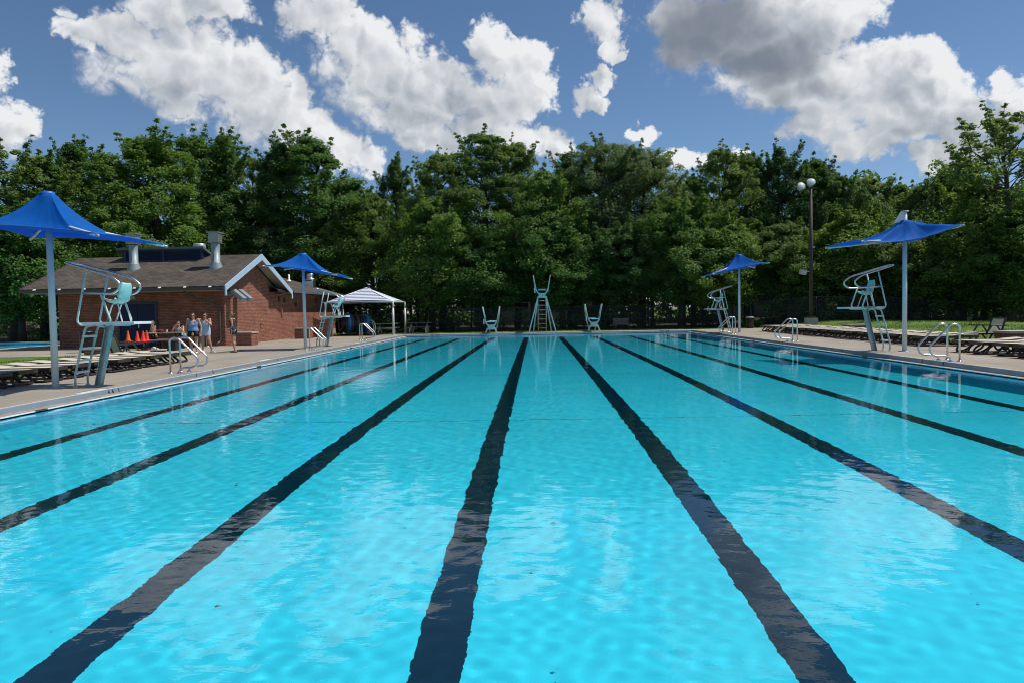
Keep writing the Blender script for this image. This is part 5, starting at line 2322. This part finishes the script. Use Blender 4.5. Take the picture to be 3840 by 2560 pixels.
def side_trim(q, P, W, lp):
    for sd, sx in (('L', 1), ('R', -1)):
        hp, k = Vector(P['hip' + sd]), Vector(P['kn' + sd])
        q.bar(hp + Vector((sx * .108, -.02, .08)), hp.lerp(k, .40) + Vector((sx * .112, -.03, 0)), .016, .012, (0, 1, 0))


person('person in a navy tank top and dark shorts, seen from the side looking down', (-12.25, 30.3, 0), -PI / 2 + .08, w3, .98, M_SKIN2, M_HAIRL, 'bun', True,
       .985, [('tank_top', shirt(.02, 1.2), M_NAVYC), ('shorts', shorts(.36), M_NAVYC), ('shorts_trim', side_trim, M_WHITEC), ('flip_flops', flipflops, M_BLACKC),
              ('tablet', phone, M_BLACKC)])
sit = dict(pelvis=(0, .06, .56), chest=(0, .03, .87), head=(0, -.01, 1.185), shL=(.195, .03, 1.02), shR=(-.195, .03, 1.02),
           elL=(.24, -.08, .78), elR=(-.24, -.02, .76), wrL=(.14, -.26, .80), wrR=(-.20, -.10, .58), hipL=(.095, .03, .545), hipR=(-.095, .03, .545),
           knL=(.14, -.38, .53), knR=(-.16, -.38, .53), anL=(.13, -.36, .085), anR=(-.17, -.34, .085))
s1 = dict(sit)
s1.update(yaw=.7, wrL=(.16, -.24, .60), elR=(-.26, -.02, .77), wrR=(-.18, -.20, .60))
person('shirtless person sitting at the left end of the bathhouse picnic table', (-17.85, 34.85, .0), -.75, s1, 1.02, M_SKIN2, M_HAIRL, 'none', False, 1.0,
       [('shorts', shorts(.75, .02), mat('maroon_cloth', (.10, .02, .035), .8, 0, .2, 14)), ('flip_flops', flipflops, M_BLACKC)])
s2 = dict(sit)
s2.update(elL=(.27, -.14, .80), wrL=(.09, -.17, 1.02), hdL=(-.5, .2, .9), curlL=1.3, elR=(-.27, -.14, .80), wrR=(-.07, -.18, 1.05), hdR=(.4, .2, .9), curlR=1.3)
person('person in sunglasses drinking at the far side of the bathhouse picnic table', (-16.72, 35.02, 0), .1, s2, 1.05, M_SKIN, M_HAIR, 'bun', True, .97,
       [('top', shirt(.02, 1.2), mat('grey_print_cloth', (.40, .40, .45), .8, 0, .5, 30)), ('shorts', shorts(.5), M_BLACKC), ('flip_flops', flipflops, M_BLACKC)])
b1 = dict(stand)
b1.update(elL=(.24, -.08, 1.06), wrL=(.20, -.25, .95))
person('small person in a grey shirt standing beyond the wading pool fence', (-40.9, 62.0, .02), PI - .3, b1, 1.1, M_SKIN2, M_HAIR, 'cap', False, .86,
       [('shirt', shirt(-.05, 1.25, False, .025), mat('grey_shirt', (.36, .40, .46), .8, 0, .1, 12)), ('shorts', shorts(.8), M_BLACKC), ('shoes', shoes, M_BLACKC)], .02)
for x, lab, m in ((-43.4, 'seated person in a lilac top at the shaded far picnic table', mat('lilac_cloth', (.30, .17, .36), .8)),
                  (-42.75, 'seated person in a white top at the shaded far picnic table', M_WHITEC)):
    person(lab, (x, 63.72, .02), .1, sit, 1.0, M_SKIN2, M_HAIR, 'none', False, 1.0, [('shirt', shirt(0, 1.25, False, .02), m), ('shorts', shorts(.7), M_BLACKC)], .02)

# the cup in the hand of the standing person
c = MB()
c.lathe([(0, 0), (.058, 0), (.078, .17), (.074, .172), (.056, .012), (0, .012)], (-13.62 - .27, 29.75 - .437 - .15, .62), 18)
tag(c.build('large_cup', M_WHITE), 'large white cup held by the person in the blue tank top', 'cup')
# ================================================================ TREES
def leaf_material(name, c0, c1, trans=.45):
    m = bpy.data.materials.new(name)
    m.use_nodes = True
    nt = m.node_tree
    N, L = nt.nodes, nt.links
    b = N['Principled BSDF']
    b.inputs['Roughness'].default_value = .5
    b.inputs['Specular IOR Level'].default_value = .32
    tc = N.new('ShaderNodeTexCoord')
    oi = N.new('ShaderNodeObjectInfo')
    no = N.new('ShaderNodeTexNoise')
    no.inputs['Scale'].default_value = .9
    no.inputs['Detail'].default_value = 5
    no.inputs['Roughness'].default_value = .7
    L.new(tc.outputs['Object'], no.inputs['Vector'])
    ad = N.new('ShaderNodeMath')
    ad.operation = 'MULTIPLY_ADD'
    ad.inputs[1].default_value = .5
    L.new(oi.outputs['Random'], ad.inputs[0])
    L.new(no.outputs[0], ad.inputs[2])
    mr = N.new('ShaderNodeMapRange')
    mr.inputs[1].default_value, mr.inputs[2].default_value = .4, 1.1
    L.new(ad.outputs[0], mr.inputs[0])
    mx = N.new('ShaderNodeMix')
    mx.data_type = 'RGBA'
    L.new(mr.outputs[0], mx.inputs[0])
    mx.inputs[6].default_value = (*c0, 1)
    mx.inputs[7].default_value = (*c1, 1)
    L.new(mx.outputs[2], b.inputs['Base Color'])
    hs = N.new('ShaderNodeHueSaturation')
    hs.inputs['Saturation'].default_value = 1.15
    hs.inputs['Value'].default_value = 1.25
    hs.inputs['Hue'].default_value = .485
    L.new(mx.outputs[2], hs.inputs['Color'])
    tr = N.new('ShaderNodeBsdfTranslucent')
    L.new(hs.outputs[0], tr.inputs[0])
    ms = N.new('ShaderNodeMixShader')
    ms.inputs[0].default_value = trans
    L.new(b.outputs[0], ms.inputs[1])
    L.new(tr.outputs[0], ms.inputs[2])
    L.new(ms.outputs[0], N['Material Output'].inputs[0])
    return m


LEAF = {'A': leaf_material('maple_leaf', (.072, .165, .040), (.190, .300, .062)),
        'B': leaf_material('ash_leaf', (.085, .165, .050), (.190, .280, .080)),
        'C': leaf_material('dark_leaf', (.052, .125, .042), (.120, .215, .064)),
        'D': leaf_material('pale_fine_leaf', (.110, .180, .070), (.200, .275, .100))}
M_BARK = mat('bark', (.060, .048, .038), .9, 0, .25, 5, .5, 25)


def leaves(rng, pts, nrm, ln, wd, droop=0.0):
    """Folded leaf quads at pts with rough normals nrm."""
    n = len(pts)
    nr = nrm + rng.normal(0, .55, (n, 3))
    nr /= np.linalg.norm(nr, axis=1)[:, None]
    t = rng.normal(0, 1, (n, 3))
    t[:, 2] -= droop
    t -= nr * (t * nr).sum(1)[:, None]
    t /= np.linalg.norm(t, axis=1)[:, None] + 1e-9
    s = np.cross(nr, t)
    L = (ln * rng.uniform(.65, 1.35, n))[:, None]
    Wd = (wd * rng.uniform(.7, 1.3, n))[:, None]
    a = pts - t * L * .5
    b = pts + s * Wd * .5 + nr * Wd * .14
    c = pts + t * L * .5 - nr * L * .10
    d = pts - s * Wd * .5 + nr * Wd * .14
    return np.stack([a, b, c, d], 1).reshape(-1, 3)


STY = {'A': dict(prof=[(.0, .35), (.12, .75), (.3, 1.0), (.55, .95), (.78, .68), (.92, .36), (1, .1)], clump=.80, ln=.165, wd=.11, n=270, per=130, shoots=13, droop=.2, flat=.6),
       'B': dict(prof=[(.0, .3), (.15, .7), (.35, .95), (.6, 1.0), (.8, .8), (.93, .5), (1, .2)], clump=.62, ln=.19, wd=.085, n=300, per=110, shoots=17, droop=.9, flat=.7),
       'C': dict(prof=[(.0, .5), (.15, .9), (.35, 1.0), (.6, .82), (.8, .55), (.92, .3), (1, .08)], clump=.65, ln=.15, wd=.10, n=250, per=115, shoots=13, droop=.2, flat=1.0),
       'E': dict(prof=[(.0, .2), (.2, .6), (.45, .9), (.7, 1.0), (.86, .85), (.95, .6), (1, .3)], clump=.60, ln=.24, wd=.12, n=120, per=66, shoots=20, droop=.5, flat=.7),
       'D': dict(prof=[(.0, .2), (.2, .55), (.45, .9), (.7, 1.0), (.86, .85), (.95, .6), (1, .3)], clump=.78, ln=.20, wd=.085, n=300, per=125, shoots=18, droop=.7, flat=.7)}


def make_tree(seed, H, Rr, sty):
    """Crown (leaf quads) and trunk (tapered limbs) for a tree of height H and crown radius Rr."""
    rng = np.random.default_rng(seed)
    st = STY[sty]
    tb = .17 * H
    pz, pr = zip(*st['prof'])
    # crown outline wobble by direction and height
    ph = rng.uniform(0, 6.28, 6)

    def rad(h, a):
        w = 1 + .20 * np.sin(2 * a + ph[0] + h * 5) + .16 * np.sin(3 * a + ph[1] - h * 9) + .10 * np.sin(5 * a + ph[2] + h * 13)
        return Rr * np.interp(h, pz, pr) * w
    cs, cr = [], []
    n = st['n']
    h = rng.random(n) ** .85
    a = rng.uniform(0, 2 * PI, n)
    q = np.sqrt(rng.uniform(.12, 1.0, n))
    r = rad(h, a) * q
    z = tb + h * (H * .93 - tb)
    C = np.stack([r * np.cos(a), r * np.sin(a), z], 1)
    S_ = st['clump'] * rng.uniform(.6, 1.25, n) * (Rr / 3.2) ** .35 * (1 - .42 * np.clip((h - .55) / .4, 0, 1))
    per = np.full(n, st['per'])
    out = np.stack([np.cos(a) * q, np.sin(a) * q, .55 + 0 * a], 1)
    limbs = []
    # leader shoots that break up the top outline
    for k in range(st['shoots']):
        a0 = rng.uniform(0, 2 * PI)
        h0 = rng.uniform(.62, .93)
        r0 = rad(h0, a0) * rng.uniform(.2, .9)
        p0 = np.array([r0 * math.cos(a0), r0 * math.sin(a0), tb + h0 * (H * .93 - tb)])
        d = np.array([math.cos(a0) * .45, math.sin(a0) * .45, 1.0])
        if sty == 'D':
            d = np.array([math.cos(a0) * .9, math.sin(a0) * .9, .8])
        d /= np.linalg.norm(d)
        ln = min(rng.uniform(.9, 2.8), (H - p0[2]) / max(d[2], .3) + .1)
        if k == 0:
            p0[:2] *= .2
            ln = H - p0[2]
            d = np.array([0, 0, 1.0])
        m = max(3, int(ln / .20))
        for i in range(m):
            s = (i + .5) / m
            C = np.vstack([C, p0 + d * ln * s + rng.normal(0, .07, 3)])
            S_ = np.append(S_, st['clump'] * (.62 - .46 * s))
            per = np.append(per, int(st['per'] * (.46 - .30 * s)))
            out = np.vstack([out, d])
        limbs.append((p0, p0 + d * ln * .9, .035))
    idx = np.repeat(np.arange(len(C)), per)
    g = rng.normal(0, 1, (len(idx), 3))
    g /= np.linalg.norm(g, axis=1)[:, None]
    g *= (rng.random(len(idx)) ** .45)[:, None]
    g[:, 2] *= st['flat']
    P = C[idx] + g * S_[idx][:, None] * np.array([1, 1, 1.0])
    P[:, 2] -= st['droop'] * .25 * (g[:, 0] ** 2 + g[:, 1] ** 2) * S_[idx]
    nr = np.array([0, 0, .75]) + out[idx] * .45 + g * .5
    V = leaves(rng, P, nr, st['ln'], st['wd'], st['droop'])
    keep = V[:, 2].reshape(-1, 4).min(1) > .25
    V = V.reshape(-1, 4, 3)[keep].reshape(-1, 3)
    crown = np_mesh('crown', V, np.arange(len(V)).reshape(-1, 4), LEAF['B' if sty == 'E' else sty], False, link=False)
    # trunk and limbs
    b = MB()
    bend = rng.normal(0, .22, (6, 2))
    tr = [Vector((bend[i][0] * i * .25 * (i > 0), bend[i][1] * i * .25 * (i > 0), H * .86 * i / 5 - (.25 if i == 0 else 0))) for i in range(6)]
    r0 = .016 * H + .03
    b.tube(tr, [r0 * 1.25, r0, r0 * .82, r0 * .6, r0 * .36, r0 * .12], 9)

    def on_trunk(zz):
        i = min(4, max(0, int(zz / (H * .86) * 5)))
        s = (zz - tr[i].z) / (tr[i + 1].z - tr[i].z)
        return tr[i].lerp(tr[i + 1], s)
    order = rng.permutation(n)[:34]
    for i in order:
        e = Vector(C[i])
        zz = max(tb * .9, e.z - (Vector((e.x, e.y)).length) * rng.uniform(.5, .95))
        zz = min(zz, H * .8)
        s = on_trunk(zz)
        m = s.lerp(e, .5) + Vector((0, 0, -.08 * (e - s).length)) + Vector(rng.normal(0, .12, 3))
        rb = max(.018, r0 * .34 * (1 - zz / H))
        b.tube([s, m, e], [rb, rb * .62, rb * .2], 5)
    for p0, p1, rr in limbs:
        s = on_trunk(max(tb, min(H * .8, p0[2] - 1.2)))
        b.tube([s, Vector(p0), Vector(p1)], [rr * 1.3, rr * .8, .008], 5)
    return crown, b


TREES = [
    (-35.6, 50.0, 13.8, 3.6, 'E', 'leafy tree at the left edge of the frame with sky showing through'),
    (-35.5, 53.0, 13.8, 3.2, 'A', 'rounded tree behind the nearest left umbrella'),
    (-37.5, 60.0, 16.6, 2.4, 'C', 'slim tree tip standing clear against the blue sky at the left'),
    (-33.0, 57.0, 15.0, 3.2, 'A', 'mid-height tree just right of the slim left tree'),
    (-28.8, 56.0, 15.9, 4.0, 'A', 'broad light green tree above the left vent stack of the bathhouse'),
    (-27.7, 60.0, 17.0, 3.6, 'A', 'broad tree above the roof box of the bathhouse'),
    (-25.3, 61.0, 17.1, 2.8, 'C', 'dark pointed tree behind the right vent stack'),
    (-23.9, 63.0, 15.8, 2.6, 'B', 'narrow dark tree above the bathhouse gable'),
    (-21.0, 62.0, 16.6, 3.0, 'C', 'tree with upright shoots left of the widest left crown'),
    (-18.4, 62.0, 17.1, 3.9, 'A', 'wide tree whose right side leans over the far left umbrella'),
    (-15.6, 63.0, 13.3, 2.6, 'B', 'lower tree in the dip right of the wide left crown'),
    (-13.5, 62.0, 12.1, 2.8, 'A', 'low rounded tree above the striped canopy'),
    (-11.8, 64.0, 15.2, 2.3, 'C', 'slim pale-leaved tree alone against the cloud above the striped canopy'),
    (-7.6, 61.0, 15.1, 3.0, 'B', 'airy tree just left of the tallest middle tree'),
    (-4.0, 61.0, 16.8, 3.6, 'B', 'tallest airy tree in the middle, left of the tall diving stand'),
    (-1.5, 63.0, 16.4, 2.6, 'B', 'loose-crowned tree behind the tall diving stand'),
    (0.8, 58.0, 12.8, 3.2, 'A', 'dense bright green tree above the tall diving stand'),
    (3.0, 63.0, 15.3, 2.6, 'C', 'dark narrow tree just right of the diving stands'),
    (5.7, 61.0, 15.8, 3.8, 'D', 'fine-leaved spreading tree above the right low diving stand'),
    (8.6, 61.0, 15.1, 3.6, 'D', 'feathery tree with drooping twigs at the cloud gap'),
    (12.8, 61.0, 12.7, 2.6, 'A', 'lower tree left of the far right umbrella'),
    (14.6, 59.0, 14.5, 2.9, 'B', 'tree with hanging foliage above the far right umbrella'),
    (16.8, 60.0, 14.3, 2.8, 'A', 'dense dark tree between the far umbrella and the light pole'),
    (19.0, 59.0, 14.4, 2.6, 'C', 'pointed tree just left of the light pole top'),
    (22.1, 60.0, 13.6, 3.3, 'A', 'round glossy tree behind the light pole lamps'),
    (23.3, 58.0, 11.9, 2.6, 'B', 'loose tree just right of the light pole lamps'),
    (27.0, 62.0, 12.4, 3.2, 'B', 'soft-topped tree above the left tip of the slipped umbrella'),
    (29.2, 61.0, 11.6, 2.6, 'A', 'low crown directly above the slipped umbrella'),
    (29.8, 58.0, 11.2, 2.6, 'B', 'small-crowned tree right of the slipped umbrella'),
    (31.2, 57.0, 12.4, 3.2, 'A', 'dark rounded tree near the right edge'),
    (29.1, 47.0, 13.5, 4.0, 'E', 'tall open tree at the right edge, the highest on that side'),
    (30.0, 51.0, 10.1, 2.8, 'A', 'green tree in front of the tall open one at the right edge'),
    (-33.0, 47.0, 8.8, 3.0, 'A', 'low bushy tree behind the nearest left umbrella post'),
    (-29.9, 52.0, 9.9, 3.0, 'A', 'shaded tree over the left end of the bathhouse roof'),
    (-25.2, 62.0, 11.9, 2.3, 'A', 'small bright tree behind the right vent stack'),
    (-20.5, 61.5, 10.6, 2.5, 'D', 'pale feathery tree behind the far left umbrella'),
    (-16.4, 61.5, 9.4, 2.6, 'A', 'bright bushy tree just right of the far left umbrella'),
    (-7.9, 57.0, 10.7, 3.0, 'A', 'shaded tree right of the striped canopy'),
    (-3.7, 57.0, 7.9, 2.8, 'A', 'light green low branches left of the tall diving stand'),
    (2.1, 57.0, 9.4, 3.0, 'A', 'bright hanging crown right of the tall diving stand'),
    (6.7, 57.0, 8.3, 3.0, 'B', 'dark lower tree above the right low diving stand'),
    (10.8, 56.0, 10.1, 3.0, 'A', 'mid green tree left of the far right umbrella, lower row'),
    (13.4, 55.0, 8.6, 2.6, 'A', 'bright leafy tree around the far right umbrella'),
    (18.4, 56.0, 8.0, 2.8, 'B', 'dark lower tree left of the light pole'),
    (22.3, 54.0, 8.2, 2.9, 'A', 'lower tree between the light pole and the right lifeguard chair'),
    (26.1, 53.0, 7.7, 2.9, 'B', 'shaded tree behind the slipped umbrella post'),
    (28.1, 50.0, 7.0, 2.8, 'A', 'low leafy tree above the upright lounger'),
    (29.4, 47.0, 7.4, 2.8, 'A', 'dark tree low at the right edge of the frame'),
]


def plant_trees():
    rng = random.Random(17)
    proto = {}
    sizes = {'A': [(14.5, 3.5), (15, 3.2), (10, 3.0), (8.5, 2.8), (12, 3.4)], 'B': [(15, 3.2), (16, 2.8), (9, 2.9)], 'C': [(15.5, 2.4), (14, 2.6)], 'D': [(15.5, 3.8), (15, 3.5)], 'E': [(14, 3.6)]}
    for k, (x, y, z, r, ty, lab) in enumerate(TREES):
        gz = float(ground_z(x, y))
        H = z - gz
        # nearest prototype in height, made on first use
        opts = sizes[ty]
        j = min(range(len(opts)), key=lambda i: abs(opts[i][0] - H) + 1.2 * sum(1 for q in proto.get((ty, i), [0])[1:2] if q) * 0 + rng.random() * 1.5)
        key = (ty, j)
        if key not in proto:
            crown, tb = make_tree(100 + 7 * len(proto), opts[j][0], opts[j][1], ty)
            proto[key] = [crown, tb, None]
        crown, tb, tme = proto[key]
        t = thing('tree', lab, 'tree', (x, y, gz), rng.uniform(0, 6.28), raw=True)
        sx = 1.14 * r / opts[j][1]
        t.scale = (sx, sx, H / opts[j][0])
        if tme is None:
            o = tb.build('trunk', M_BARK, t)
            proto[key][2] = o.data
        else:
            o = bpy.data.objects.new('trunk', tme)
            COL.objects.link(o)
            o.parent = t
        c = bpy.data.objects.new('crown', crown)
        COL.objects.link(c)
        c.parent = t


plant_trees()


def foliage_mass(name, boxes, per_m3, ln, wd, m, seed, clump=.8):
    """Continuous leafy mass made of clumps inside boxes (x0,x1,y0,y1,z0,z1)."""
    rng = np.random.default_rng(seed)
    VV = []
    for (x0, x1, y0, y1, z0, z1) in boxes:
        nc = max(3, int((x1 - x0) * (y1 - y0) * (z1 - z0) * per_m3))
        C = np.stack([rng.uniform(x0, x1, nc), rng.uniform(y0, y1, nc), z0 + (z1 - z0) * rng.random(nc) ** 1.3], 1)
        top = z1 * (.72 + .28 * np.sin(C[:, 0] * .9 + seed) * np.sin(C[:, 0] * .37 + 1.0))
        C[:, 2] = np.minimum(C[:, 2], top) + ground_z(C[:, 0], C[:, 1])
        per = 60
        idx = np.repeat(np.arange(nc), per)
        g = rng.normal(0, 1, (len(idx), 3))
        g /= np.linalg.norm(g, axis=1)[:, None]
        g *= (rng.random(len(idx)) ** .45)[:, None] * clump * rng.uniform(.6, 1.3, nc)[idx][:, None]
        P = C[idx] + g * np.array([1, 1, .7])
        P[:, 2] = np.maximum(P[:, 2], ground_z(P[:, 0], P[:, 1]) + .05)
        VV.append(leaves(rng, P, np.array([0, -.1, .8]) + g * .5, ln, wd, .3))
    V = np.concatenate(VV)
    o = np_mesh(name, V, np.arange(len(V)).reshape(-1, 4), m)
    o['kind'] = 'stuff'
    return o


# shrubs and weeds under the trees, along the fences
foliage_mass('undergrowth', [(-15, 14, 55.0, 58.0, 0, 1.5), (14.5, 19, 52.5, 55.5, .0, 2.6), (18.5, 30, 51.5, 55, 0, 2.4), (29, 40, 47.5, 52, 0, 2.6),
                             (-24, -15.5, 59.2, 61.5, 0, 2.6)], .85, .20, .13, LEAF['C'], 3, .6)
foliage_mass('undergrowth', [(-62, -45.5, 51.0, 54, 0, 2.4), (-40, -25, 52.5, 55, 0, 1.2), (-37, -24, 56, 59, 0, 6.5), (-62, -44, 56, 60, 0, 7)], .45, .24, .16, LEAF['A'], 4, .9)
# the wood behind the first rows reads as one dark mass
foliage_mass('woods', [(-75, -45, 66, 76, 0, 14.5), (-45, -5.5, 69, 78, 0, 15.5), (-5.5, 6.5, 71, 80, 5.2, 15.5), (6.5, 19, 69, 78, 0, 14.5), (19, 24.5, 72, 80, 4, 14), (24.5, 75, 61, 71, 0, 12)],
             .085, .46, .32, LEAF['C'], 5, 1.7)


def wood_trunks():
    """Bare stems inside the wood, one mass with it."""
    rng = random.Random(8)
    b = MB()
    for k in range(70):
        x = rng.uniform(-60, 60)
        y = rng.uniform(60, 70) if x < 25 else rng.uniform(54, 62)
        r = rng.uniform(.06, .16)
        l = rng.uniform(-.06, .06)
        b.tube([(x, y, -.2), (x + l * 4, y, 4), (x + l * 9 + rng.uniform(-.2, .2), y, 9)], [r * 1.15, r, r * .6], 7)
    o = b.build('wood_stems', M_BARK)
    o['kind'] = 'stuff'


wood_trunks()


def grass_blades():
    """Uneven blades along the lawn edges and in tufts over the lawn."""
    rng = np.random.default_rng(21)
    n = 26000
    x = np.concatenate([rng.uniform(15.22, 23, n), rng.uniform(-19, -13.35, n // 2), rng.uniform(-15, 15, n // 4)])
    y = np.concatenate([rng.uniform(19, 50, n), rng.uniform(15, 29.4, n // 2), 50.4 + rng.random(n // 4) ** 1.5 * 3.8])
    patch = np.sin(x * 1.7 + y * .9) + np.sin(x * .8 - y * 1.3) + rng.normal(0, .7, len(x))
    k = patch > -.2
    x, y, patch = x[k], y[k], patch[k]
    z = ground_z(x, y)
    h = .035 + .03 * rng.random(len(x)) + .012 * np.clip(patch, 0, 2)
    a = rng.uniform(0, 6.28, len(x))
    w = .010 + .006 * rng.random(len(x))
    lx, ly = rng.normal(0, .35, len(x)) * h, rng.normal(0, .35, len(x)) * h
    V = np.stack([np.stack([x - np.cos(a) * w, y - np.sin(a) * w, z], 1), np.stack([x + np.cos(a) * w, y + np.sin(a) * w, z], 1),
                  np.stack([x + lx + np.cos(a) * w * .2, y + ly, z + h], 1)], 1).reshape(-1, 3)
    o = np_mesh('grass', V, np.arange(len(V)).reshape(-1, 3), leaf_material('grass_blade', (.06, .115, .018), (.12, .19, .035), .3))
    o['kind'] = 'stuff'


grass_blades()
